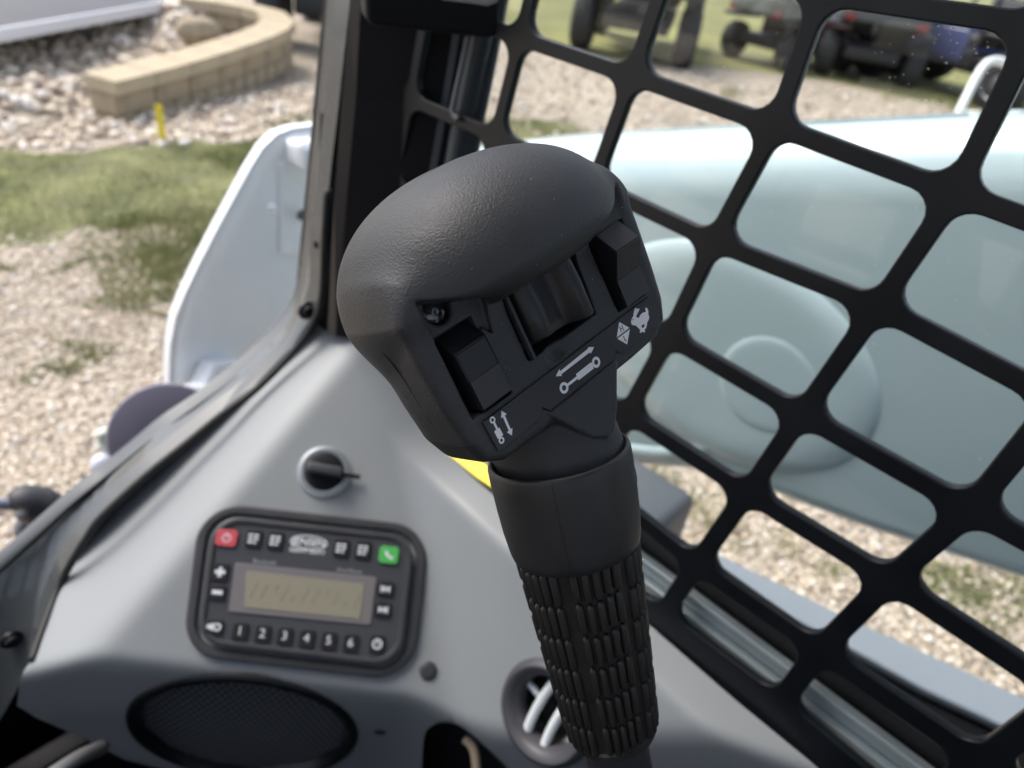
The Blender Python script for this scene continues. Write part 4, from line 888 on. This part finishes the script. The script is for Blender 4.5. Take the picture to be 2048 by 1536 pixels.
# ---- corner post and what hangs on it
po = thing('corner_post', rel(0.35, 0.46, -0.3), 'black front corner post of the cab beside the side window guard', 'post')
def post(name, pxl, pxr, yl, yr, m, parent=po, th=0.012):
    """vertical panel between two pixel edges; yl, yr are its depths (relative Y)"""
    V = []; 
    for (x0, y0), (x1, y1) in zip(pxl, pxr):
        V += [on(x0, y0, (0, 1, 0), rel(0, yl, 0)), on(x1, y1, (0, 1, 0), rel(0, yr, 0))]
    n = len(V); V2 = V + [p + Vector((0.6, 0.8, 0)).normalized() * th for p in V]
    F = []
    for i in range(0, n - 2, 2):
        F += [(i, i + 1, i + 3, i + 2), (n + i, n + i + 2, n + i + 3, n + i + 1), (i, i + 2, n + i + 2, n + i), (i + 1, n + i + 1, n + i + 3, i + 3)]
    return mesh_obj(name, V2, F, m, parent, smooth=False)
post('post_strip', [(716, -200), (697, 30), (684, 200), (668, 400), (655, 668)], [(742, -200), (720, 30), (712, 200), (694, 400), (672, 668)], .478, .470, mat('post_enamel', (0.045, 0.038, 0.036), 0.35, coat=0.3, bump=(300, 0.00008, 'noise')))
post('post_face', [(741, -200), (720, 30), (711, 200), (693, 400), (671, 672)], [(940, -200), (912, 30), (885, 200), (850, 400), (800, 690)], .470, .425, M_MATTE)
post('post_edge_highlight', [(938, -200), (912, 30), (884, 200), (849, 400)], [(951, -200), (925, 30), (897, 200), (862, 400)], .424, .421, mat('post_grey', (0.10, 0.105, 0.12), 0.45))  # highlight along the post edge, put in as a lighter grey strip
post('post_return', [(950, -200), (924, 30), (896, 200), (861, 400)], [(985, -200), (952, 30), (925, 200), (890, 430)], .430, .426, M_MATTE)
for (a, b, c, d) in (((938, 60), (900, 250), (1010, 60), (960, 260)),):
    pass
tube('guard_edge_bead', [og(x, y, -0.003) for x, y in [(938, 70), (925, 130), (908, 205), (906, 225), (916, 240)]], 0.0022, mat('post_grey', (0.1, 0.1, 0.12), 0.45), po, seg=8)
tube('window_gasket', [og(x, y, 0.012) for x, y in [(985, -60), (965, 60), (946, 150), (925, 250), (905, 360)]], 0.0085, mat('gasket_teal', (0.03, 0.04, 0.048), 0.4), po, seg=10)
tube('window_gasket', [og(x, y, 0.020) for x, y in [(1006, -60), (985, 60), (968, 150), (948, 250), (930, 360)]], 0.0075, MATS['gasket_teal'], po, seg=10)
# bracket block crossing the top of the post
bb = [(728, -70), (1004, -60), (1002, 20), (998, 62), (985, 78), (745, 52), (733, 40)]
plate('latch_bracket', [rounded([on(x, y, (0.5, 0.86, 0), rel(0.30, 0.405, -0.02)) for x, y in bb], 0.006, 5)], (-0.5, -0.86, 0), (0.86, -0.5, 0), rel(0.30, 0.405, -0.02), 0.03, 0.003, M_MATTE, po, z0=-0.03)
tag(plate('latch_plate', [rounded([on(x, y, (0.5, 0.86, 0), rel(0.30, 0.395, -0.02)) for x, y in [(868, -30), (1000, -30), (992, 2), (972, 10), (940, 5), (880, -2)]], 0.003, 5)], (-0.5, -0.86, 0), (0.86, -0.5, 0), rel(0.30, 0.395, -0.02), 0.006, 0.002, mat('plate_grey', (0.35, 0.37, 0.38), 0.4), po))
# ---- yellow decal strip beside the post foot, seen behind the grip head
yl = plate('warning_strip', [[at(872, 872, .532), at(905, 880, .530), at(1000, 952, .505), at(1012, 1000, .498), at(955, 962, .508), at(880, 905, .528)]], (at(800, 762, .556) - at(762, 752, .56)).cross(at(1000, 952, .505) - at(762, 752, .56)) * -1, (0, 1, 0), at(762, 752, .56), 0.002, 0.0004, M_YEL)
tag(yl, 'yellow strip at the foot of the corner post behind the joystick head', 'strip')

# ---- the rest of the cab, which shades the inside: roof, rear wall, left side, floor
sh = thing('cab_shell', rel(0, -0.3, -1.0), 'black roof, posts and floor of the loader cab around the operator', 'cab')
M_LIN = mat('headliner', (0.10, 0.10, 0.105), 0.8)
for nm, cx, cy, hx, hy in (('roof_panel', -0.02, -0.47, 0.44, 0.65), ('roof_panel', -0.02, 0.46, 0.44, 0.05), ('roof_panel', -0.36, 0.295, 0.10, 0.115), ('roof_panel', 0.32, 0.295, 0.10, 0.115)): box(nm, rel(cx, cy, 0.46), (hx, hy, 0.02), ID3, M_LIN, sh, bev=0.004)
box('rear_wall', rel(-0.02, -1.12, -0.52), (0.44, 0.02, 0.50), ID3, M_LIN, sh, bev=0.01)
box('left_panel', rel(-0.44, -0.3, -0.70), (0.015, 0.84, 0.36), ID3, M_LIN, sh, bev=0.005)
box('floor', rel(-0.02, -0.3, -1.08), (0.44, 0.84, 0.02), ID3, M_MATTE, sh, bev=0.005)
box('right_panel', rel(0.43, -0.31, -0.755), (0.012, 0.82, 0.295), ID3, M_MATTE, sh, bev=0.004)
box('front_panel', rel(-0.10, 0.485, -0.87), (0.34, 0.012, 0.19), ID3, M_MATTE, sh, bev=0.004)
for k in range(9): box('guard_bar', rel(-0.44, -1.0 + k * 0.18, 0.05), (0.006, 0.02, 0.42), ID3, M_MATTE, sh, bev=0.002)
for k in range(4): box('guard_bar', rel(-0.452, -0.3, -0.2 + k * 0.17), (0.005, 0.84, 0.02), ID3, M_MATTE, sh, bev=0.002)
kp = [ofr(x + 24, y + 22) for x, y in SEALPX[2:-1]]
plate('kick_panel', [kp + [rel(-0.42, FY, -0.60), rel(-0.42, FY, -1.07), rel(0.43, FY, -1.07), rel(0.43, FY, -0.36)]], (0, -1, 0), (1, 0, 0), rel(0, FY + 0.055, 0), 0.006, 0.0, M_MATTE, sh)
plate('post_backing', [[ofr(x, y) for x, y in [(704, 0), (694, 130), (684, 250), (676, 400), (668, 500), (660, 600), (655, 650), (760, 700), (880, 300), (930, -200), (700, -200)]]], (0, -1, 0), (1, 0, 0), rel(0, FY + 0.03, 0), 0.006, 0.0, M_MATTE, sh)
for x, y in ((-0.43, 0.5), (-0.43, -1.1), (0.42, -1.1)): box('cab_post', rel(x, y, -0.05), (0.03, 0.03, 0.5), ID3, M_MATTE, sh, bev=0.006)
tube('foot_lever', [at(60, 1580, .50), at(150, 1520, .53), at(206, 1494, .56)], 0.0055, mat('lever_grey', (0.22, 0.22, 0.23), 0.35, metal=0.5), None)
tag(bpy.data.objects['foot_lever'], 'grey metal rod in the dark gap under the left end of the dashboard', 'lever')

# ================================================================== JOYSTICK
# its own frame, in millimetres: u along the face (to the right), v up the face, w out of the face
JS = 0.80
_U = Vector((0.68757601, -0.51118617, 0.51568201)); _V = Vector((-0.40894893, -0.85947001, -0.3067117)); _N = Vector((0.6, 0.0, -0.8))
JO = CAM + AX @ (Vector((0.0224, -0.00541, 0.28)) * JS)
JU, JV, JN = (AX @ _U).normalized(), (AX @ _V).normalized(), (AX @ _N).normalized()
JM = np.array([JU, JV, JN]) * JS * 0.001
def jl(u, v, w=0.0): return JO + (JU * u + JV * v + JN * w) * (JS * 0.001)
def jpx(x, y, w=0.0):                           # photo pixel -> (u, v) on the face
    q = (on(x, y, JN, JO + JN * w * JS * 0.001) - JO) / (JS * 0.001); return q.dot(JU), q.dot(JV)
XA, XG, XB = (-7.1, -36.8, -21.7), (-20.9, -91.3, -25.9), (-37.2, -171.6, -33.2)      # grip axis points
joy = thing('joystick', jl(*XB), 'black loader joystick with a hooded head, two rocker switches and a ribbed rubber grip', 'joystick')

def head_sdf(x, y, z):
    X = x - 4.7
    out = [(-60, 48), (-60, 35), (-59, 15), (-57.5, 0), (-54, -8.5), (-47, -12.5), (-30, -13.2), (30, -13.2), (47, -12.5), (54, -8.5), (57.5, 0), (59, 15), (60, 35), (60, 48), (54, 60), (30, 66), (0, 66), (-30, 66), (-54, 60)]
    d2 = poly_sdf(X, y, out) - 1.0
    # the flanks belly slightly behind the face, narrow again towards the back
    d2 = d2 + 0.0030 * np.clip(-z - 18, 0, None) ** 2 * 1.2
    body = smax(d2, z + 0.0 * x, 4.5); body = smax(body, -(z + 50), 26.0)
    body = smax(body, (y - 58) * 0.9 + z * 0.75, 8.0)          # body leans back under the hood
    # neck
    A = np.array([1.8, -4.0, -32.0]); B = np.array([-5.6, -46.0, -23.0]); ab = B - A
    t = np.clip(((x - A[0]) * ab[0] + (y - A[1]) * ab[1] + (z - A[2]) * ab[2]) / (ab @ ab), 0, 1.15)
    dn = np.sqrt((x - A[0] - t * ab[0]) ** 2 + (y - A[1] - t * ab[1]) ** 2 + (z - A[2] - t * ab[2]) ** 2) - (28.2 - 0.9 * t)
    dn = smax(dn, -(y + 60), 1.0)
    # hood
    dv = y - 50; dw = z + 34
    rx = 61.5; ry = 38.3; rz = np.where(dw > 0, 53.0, 26.0)
    q = (np.abs(X / rx) ** 2.25 + np.abs(dv / np.where(dv < 0, 16.5 + 17.0 * np.clip((-z - 4) / 26, 0, 1), ry)) ** 2.0 + np.abs(dw / rz) ** 2.7) ** 0.44
    dome = (q - 1) * 40.0
    d = smin(body, dome, 9.0)
    vb = 39.0 + (X / 50.0) ** 2 * 12.0
    vb = np.where(np.abs(X + 1.5) < 24.5, np.minimum(vb, 39.6) - 1.0, vb)
    under = smax(y - vb + np.clip(z - 6, -40, 40) * 0.10, -z, 1.0); under = smax(under, np.abs(X) - 52.6, 2.5)
    d = smax(d, -under, 2.4)
    d = smin(d, dn, 4.0)
    tg = poly_sdf(x, y, [(-19, -2), (-19, -6), (-14.5, -13.5), (-9.3, -21.2), (-4.2, -27.8), (2, -31.5), (6.2, -31), (12.5, -24.5), (22.6, -11), (22.6, -2)])
    tg = smax(tg - 0.6, z - 0.2 - np.clip(-(y + 8), 0, 99) * 0.13, 1.6); tg = smax(tg, -(z + 26), 2.0)
    d = smin(d, tg, 1.2)
    # pockets of the two rockers, the thumb roller, the recess under the left of the hood
    def cut(dd, poly, floor, k=0.8, r=0.6, keep=True):
        c = smax(poly_sdf(x, y, poly) - r, floor - z, 0.8); c = np.maximum(c, z - 9); c = smax(c, y - vb - 0.8 + z * 0.0, 1.0) if keep else c; return smax(dd, -c, k)
    d = cut(d, [(-46.6, 37.6), (-46.8, 7.8), (-28.4, 7.2), (-28.4, 37.6)], -13)
    d = cut(d, [(34.8, 38.5), (36.2, 7.4), (55.0, 6.6), (55.6, 20), (56.2, 38.5)], -13)
    d = cut(d, [(-14.0, 44), (-14.8, 13.2), (23.6, 12.6), (25.4, 44)], -12)
    d = cut(d, [(-47.6, 60), (-47.2, 50), (-45.6, 36.5), (-28.8, 36.5), (-24.4, 30.4), (-21.6, 44), (-21.6, 60)], -3.2, 1.2)
    hole = smax(np.sqrt((x + 38.8) ** 2 + (y - 46.8) ** 2) - 5.6, -12 - z, 0.5); hole = np.maximum(np.maximum(hole, z - 6), y - vb - 0.8); d = smax(d, -hole, 0.8)
    sc = np.sqrt((x + 1.8) ** 2 + (y - 10.0) ** 2 + ((z - 1.5) * 1.4) ** 2) - 6.0; d = smax(d, -sc, 1.0)
    d = cut(d, STRIP_O, -0.9, 0.5, 0.0)
    return d
STRIP = [(-44.6, 4.4), (54.0, 4.4), (53.8, -8.0), (28.0, -8.2), (25.4, -5.7), (22.9, -8.3), (-16.2, -8.3), (-18.9, -5.2), (-21.8, -8.2), (-44.2, -8.2)]
STRIP_O = [(-45.3, 5.0), (54.6, 5.0), (54.4, -8.7), (27.6, -8.9), (25.4, -6.6), (23.4, -9.0), (-16.6, -9.0), (-18.9, -6.1), (-21.3, -8.9), (-44.9, -8.9)]
h_ = 0.6
gx = np.arange(-66, 76, h_, dtype=np.float32); gy = np.arange(-62, 97, h_, dtype=np.float32); gz = np.arange(-56, 26, h_, dtype=np.float32)
X_, Y_ = np.meshgrid(gx, gy, indexing='ij')
_cache = {}
_ps = poly_sdf
def poly_sdf(x, y, poly):                       # outlines do not change with depth: evaluate once per grid
    k = (tuple(poly[0]), len(poly), tuple(poly[-1]))
    if k not in _cache: _cache[k] = _ps(X_ - (4.7 if abs(poly[0][0] + 60) < .01 else 0), Y_, poly).astype(np.float32)
    return _cache[k]
D_ = np.stack([head_sdf(X_, Y_, z) for z in gz], axis=2).astype(np.float32)
poly_sdf = _ps
V_, F_ = surface_nets(D_, (gx[0], gy[0], gz[0]), h_)
def d_at(p):                                    # nearest-sample distance, for laying the parting line on the shell
    i = [int(round((p[k] - g[0]) / h_)) for k, g in enumerate((gx, gy, gz))]
    if any(j < 0 or j >= n for j, n in zip(i, D_.shape)): return 9.0
    return float(D_[i[0], i[1], i[2]])
if np.linalg.det(JM) < 0: F_ = F_[:, ::-1]
np_mesh('head', V_ @ JM + np.array(JO), F_, M_HEAD, joy)
# parting line round the left flank and over the hood
seam = []
for an in np.linspace(R_(-38), R_(128), 70):
    dx, dy = -math.cos(an), math.sin(an); r = 95.0; w_ = -17.0 - 9 * max(0, math.sin(an))
    while r > 20 and d_at((4.7 + dx * r, 30 + dy * r, w_)) > 0: r -= 0.25
    seam.append(jl(4.7 + dx * r, 30 + dy * r, w_))
seam = [sum((seam[max(0, min(len(seam) - 1, i + k))] for k in (-3, -2, -1, 0, 1, 2, 3)), Vector()) / 7 for i in range(len(seam))]
tube('parting_line', seam[::2], 0.00020, M_DARK, joy, seg=6, sub=3)
VL = []; FL = []
for k in range(46):
    u, v = rng.uniform(-50, 58), rng.uniform(-8, 84); w_ = 24.0
    while w_ > -12 and d_at((u, v, w_)) > 0.05: w_ -= 0.2
    if w_ <= -12: continue
    r = abs(rng.normal(0.09, 0.05)) + 0.05; b = len(VL)
    for a in range(5): VL.append(jl(u + r * math.cos(a * 1.257), v + r * math.sin(a * 1.257) * rng.uniform(.4, 1), w_ + 0.05))
    VL.append(jl(u, v, w_ + r * 0.8)); FL += [(b + a, b + (a + 1) % 5, b + 5) for a in range(5)]
tag(mesh_obj('lint', VL, FL, dm, joy, smooth=False), kind='stuff')
# lettered strip and its printed symbols
strip = plate('label_strip', [[jl(*p) for p in STRIP]], JN, JU, jl(0, 0, -0.75), 0.00055 * JS * 1.0, 0.00008, M_STRIP, joy)
def sym(name, loops, m=M_PRINT, z=-0.02, parent=None):
    return plate(name, [[jl(*q) for q in lp] for lp in loops], JN, JU, jl(0, 0, -0.2 + z), 0.00004, 0.0, m, parent or strip)
def C1(pts, sc, ox, oy): return [jpx(ox + x / sc, oy + y / sc) for x, y in pts]
rab = [(795, 325), (822, 345), (818, 375), (850, 345), (885, 345), (888, 375), (862, 430), (800, 550), (835, 580), (880, 580), (905, 520), (960, 460), (1020, 437), (1058, 430), (1042, 380), (1040, 330), (1060, 315), (1100, 355), (1118, 420), (1118, 480), (1140, 560), (1128, 630), (1090, 695), (1080, 770), (1065, 840), (1020, 890), (1035, 940), (1020, 962), (970, 935), (925, 968), (898, 965), (900, 935), (915, 905), (870, 850), (790, 775), (740, 778), (690, 750), (675, 705), (685, 640), (705, 580), (735, 540), (740, 470), (760, 380), (778, 335)]
rabhole = [(940, 780), (1000, 745), (1022, 760), (1015, 810), (975, 848), (955, 835)]
eye = [(720, 610), (738, 612), (738, 635), (722, 655), (711, 645)]
sym('rabbit_symbol', [C1(rab, 12.8, 1210, 590), C1(rabhole, 12.8, 1210, 590), C1(eye, 12.8, 1210, 590)])
sym('high_range_mark', [C1([(372, 690), (632, 838), (308, 1088)], 12.8, 1210, 590), C1([(372, 800), (391, 795), (412, 858), (452, 832), (430, 770), (449, 762), (494, 912), (476, 920), (458, 852), (418, 878), (441, 948), (422, 958)], 12.8, 1210, 590)])
sym('low_range_mark', [C1([(646, 872), (575, 1265), (322, 1118)], 12.8, 1210, 590), C1([(467, 1045), (486, 1036), (530, 1160), (562, 1135), (574, 1148), (522, 1192)], 12.8, 1210, 590)])
sym('double_arrow', [C1([(380, 978), (462, 805), (482, 855), (1148, 318), (1140, 285), (1285, 283), (1210, 440), (1180, 412), (512, 925), (527, 967)], 11.81, 1080, 670)])
def circ(cx, cy, r, k=20): return [(cx + r * math.cos(2 * math.pi * i / k), cy + r * math.sin(2 * math.pi * i / k)) for i in range(k)]
sym('cylinder_symbol', [[(-3.9, -3.9), (1.9, -3.9), (1.9, -3.0), (11.4, -3.0), (11.4, -5.8), (1.9, -5.8), (1.9, -5.0), (-3.9, -5.0)]])
for cx, cy, r in ((-6.0, -4.45, 2.25), (13.7, -4.35, 2.25)): sym('ring_symbol', [circ(cx, cy, r), circ(cx, cy, r * 0.48)])
sym('cylinder_symbol', [[(-41.2, -4.2), (-40.2, -4.2), (-40.2, -4.2), (-39.5, -4.2), (-39.5, -0.9), (-40.2, -0.9), (-40.2, 1.9), (-41.1, 1.9), (-41.1, -0.9), (-42.2, -0.9), (-42.2, -4.2)]])
for cx, cy, r in ((-40.7, 3.0, 1.25), (-41.1, -5.4, 1.25)): sym('ring_symbol', [circ(cx, cy, r), circ(cx, cy, r * 0.5)])
sym('double_arrow', [[(-35.7, 3.7), (-34.3, 1.5), (-35.3, 1.5), (-35.6, -4.2), (-34.7, -4.2), (-36.3, -6.5), (-37.6, -4.2), (-36.6, -4.2), (-36.3, 1.5), (-37.2, 1.5)]])
# rockers
def rocker(u0, u1, v0, vk, vp, vt, wpad, wpk, name='rocker_switch', lab=None):
    prof = [(v0, wpad - 0.2), (vk, wpad), (vp, wpk), (vt, wpk - 9), (vt, -12), (v0, -12)]
    V = [jl(u, a, b) for u in (u0, u1) for a, b in prof]; n = len(prof)
    F = [tuple(range(n)), tuple(range(2 * n - 1, n - 1, -1))] + [(i, (i + 1) % n, n + (i + 1) % n, n + i)[::-1] for i in range(n)]
    bm = bmesh.new(); vs = [bm.verts.new(v) for v in V]
    for f in F: bm.faces.new([vs[i] for i in f])
    bmesh.ops.recalc_face_normals(bm, faces=bm.faces); bmesh.ops.bevel(bm, geom=bm.edges[:], offset=0.00035, segments=2, affect='EDGES')
    bm.verts.index_update(); o = mesh_obj(name, [v.co.copy() for v in bm.verts], [[v.index for v in f.verts] for f in bm.faces], M_SWITCH, joy, angle=30); bm.free()
    if lab: o['label'] = lab
    x0, x1 = u0 + 0.15, u1 - 0.15; P = [jl(x0, v0 + 0.3, wpad - 0.18), jl(x1, v0 + 0.3, wpad - 0.18), jl(x1, vk, wpad), jl(x0, vk, wpad)]
    plate('rocker_pad', [P], JN, JU, jl(0, 0, wpad - 0.1), 0.00035, 0.00008, M_PAD, o)
    return o
rocker(-43.0, -28.6, 8.2, 19.6, 30.6, 37.2, 1.0, 0.4, lab='left rocker switch sunk in its pocket')
rocker(38.9, 54.6, 6.9, 18.7, 30.8, 40.5, 1.4, 7.4, lab='right rocker switch standing proud of its pocket')
# thumb roller: a saddle-shaped paddle running up the face
prof = []
for i in range(33):
    u = -10.9 + i * (32.2 / 32); w = 0.8 + 2.6 * math.exp(-((u + 4.6) / 5.2) ** 2) + 6.4 * math.exp(-((u - 14.3) / 5.0) ** 4)
    e = min(u + 10.9, 21.3 - u); w -= 6.0 * max(0, 1 - e / 2.2) ** 2; prof.append((u, w))
V = []; F = []; vs_ = [44, 30, 17.5, 16.3, 15.9]; wo_ = [-1.5, 0.0, -0.1, -0.9, -10]
for a, b in zip(vs_, wo_):
    for u, w in prof: V.append(jl(u, a - (u - 5) * 0.10 * (1 if a < 20 else 0), (w + b) if b > -9 else -9))
n = len(prof)
for i in range(len(vs_) - 1):
    for k in range(n - 1): F.append((i * n + k, (i + 1) * n + k, (i + 1) * n + k + 1, i * n + k + 1))
b0 = len(V)
for a in (44, 15.9):
    V += [jl(-10.9, a, -9), jl(21.3, a, -9)]
F += [tuple([i * n for i in range(len(vs_))][::-1]) + (b0,), tuple(i * n + n - 1 for i in range(len(vs_))) + (b0 + 1,)]
mesh_obj('thumb_roller', V, F, M_SWITCH, joy, angle=50)
for u0 in (-13.2,):
    box('roller_guide', jl(u0, 27, -0.6), (0.0006, 0.0118, 0.0012), (JU, JV, JN), M_HEAD, joy, bev=0.0003)
lathe('hood_screw', [(0.0005, 0.004), (0.0022, 0.0042), (0.0036, 0.0034), (0.0040, 0.002), (0.0040, 0.0)], jl(-39.3, 46.0, -9.5), JN, mat('screw_black', (0.01, 0.01, 0.012), 0.15, coat=0.6), joy, seg=24)

# rubber collar, grip, foot
axA, axG, axB = jl(*XA), jl(*XG), jl(*XB); AXD = (axB - axA).normalized(); LEN = (axB - axA).length
def axp(t): return axA + AXD * (t * LEN)      # 0 at the collar mouth, 1 at the foot of the grip
mm = 0.001 * JS
def lprof(p): return [(r * mm, h * mm) for r, h in p]
lathe('collar', lprof([(26.2, 6), (28.0, -0.8), (28.6, -1.6), (29.4, -1.8), (30.1, -1.2), (30.5, 0.2), (30.6, 6), (30.3, 18), (29.8, 28), (28.8, 38), (28.0, 41.5), (27.0, 42.3), (24, 42)]), axA, AXD, M_RUBBER, joy, seg=72, cap=False, angle=70)
cs = []
for i in range(8):
    h = (0 + i * 6.2) * mm; rr = np.interp(i * 6.2, [0, 6, 18, 30, 40, 43.5], [30.6, 30.7, 30.4, 29.9, 28.9, 28.1]) * mm
    dirn = (CAM - axA - AXD * (CAM - axA).dot(AXD)).normalized(); sx = dirn.cross(AXD).normalized()
    an = R_(9); cs.append(axA + AXD * h + (dirn * math.cos(an) + sx * math.sin(an) * (1 if sx.dot(cr) < 0 else -1)) * rr)
tube('collar_seam', cs, 0.00016, M_RUBBER, joy, seg=6)
g0, g1 = 38.0, 138.6                           # start and end of the ribbed sleeve along the axis, mm
r0, r1 = 25.4, 19.6
def gr(h): return r0 + (r1 - r0) * (h - g0) / (g1 - g0)
grip = lathe('grip', lprof([(20, g0), (gr(g0), g0), (gr(70), 70), (gr(100), 100), (gr(g1) + 0, g1 - 3), (gr(g1) + 0.9, g1 - 2), (gr(g1) + 0.9, g1 + 0.5), (gr(g1) - 1, g1 + 1.5), (15, g1 + 1.5)]), axA, AXD, M_GRIP, joy, seg=60, cap=False)
gd = (CAM - axG - AXD * (CAM - axG).dot(AXD)).normalized(); gs = AXD.cross(gd).normalized()
if gs.dot(cr) < 0: gs = -gs
# one rib: rounded bar, unit length along Z, standing on +X
def rib_mesh():
    bm = bmesh.new(); bmesh.ops.create_cube(bm, size=1)
    bmesh.ops.subdivide_edges(bm, edges=bm.edges[:], cuts=1, use_grid_fill=True)
    me = bpy.data.meshes.new('grip_rib'); secs = [(-0.5, 0.2, 0.1), (-0.475, 0.6, 0.55), (-0.43, 0.88, 0.88), (-0.37, 1.0, 1.0), (0.37, 1.0, 1.0), (0.43, 0.88, 0.88), (0.475, 0.6, 0.55), (0.5, 0.2, 0.1)]
    bm.free(); V = []; F = []
    arc = [(-0.5, -0.8), (-0.5, 0.25), (-0.36, 0.72), (0.0, 1.0), (0.36, 0.72), (0.5, 0.25), (0.5, -0.8)]
    for z, a, b in secs:
        for y, x in arc: V.append((x * (b if x > 0 else 1), y * a, z))
    n = len(arc)
    for i in range(len(secs) - 1):
        for k in range(n - 1): F.append((i * n + k, i * n + k + 1, (i + 1) * n + k + 1, (i + 1) * n + k))
    F.append(tuple(range(n))[::-1]); F.append(tuple(range((len(secs) - 1) * n, len(secs) * n)))
    me.from_pydata(V, [], F); me.materials.append(M_GRIP); me.shade_smooth(); me.set_sharp_from_angle(angle=R_(60)); return me
RIB = rib_mesh(); rows = 6; pitch = 16.0
for r in range(rows):
    h = 47.5 + r * pitch; 
    for s in range(30):
        g = s % 5; gi = s // 5
        an = R_(gi * 60 + g * 10.2 - 9.0); hh = h + (2.6 if gi % 2 else 0) + 0.9 * math.sin(s * 1.26)
        if hh + pitch / 2 > g1 - 1.5: hh = g1 - 1.5 - pitch / 2
        rad = gr(hh); o = bpy.data.objects.new('grip_rib', RIB)
        out = (gd * math.cos(an) + gs * math.sin(an)); tan = AXD.cross(out)
        ax2 = (AXD * (g1 - g0) + out * (r1 - r0)).normalized(); out2 = tan.cross(ax2); out2 = out2 if out2.dot(out) > 0 else -out2
        Mx = Matrix((out2 * (2.5 * mm), tan * (rad * 2 * math.pi / 35.3 * 0.84 * mm), ax2 * (pitch * 0.97 * mm))).transposed().to_4x4()
        o.matrix_world = Matrix.Translation(axA + AXD * (hh * mm) + out * (rad * mm)) @ Mx
        mw = o.matrix_world.copy(); col.objects.link(o); o.parent = grip
        o.matrix_parent_inverse = Matrix.Translation(-(Vector(grip.location) + Vector(joy.location))); o.matrix_basis = mw
lathe('shaft', lprof([(15.8, g1 - 2), (15.2, g1 + 12), (15.2, g1 + 170)]), axA, AXD, mat('shaft_plastic', (0.03, 0.03, 0.036), 0.45), joy, seg=40)
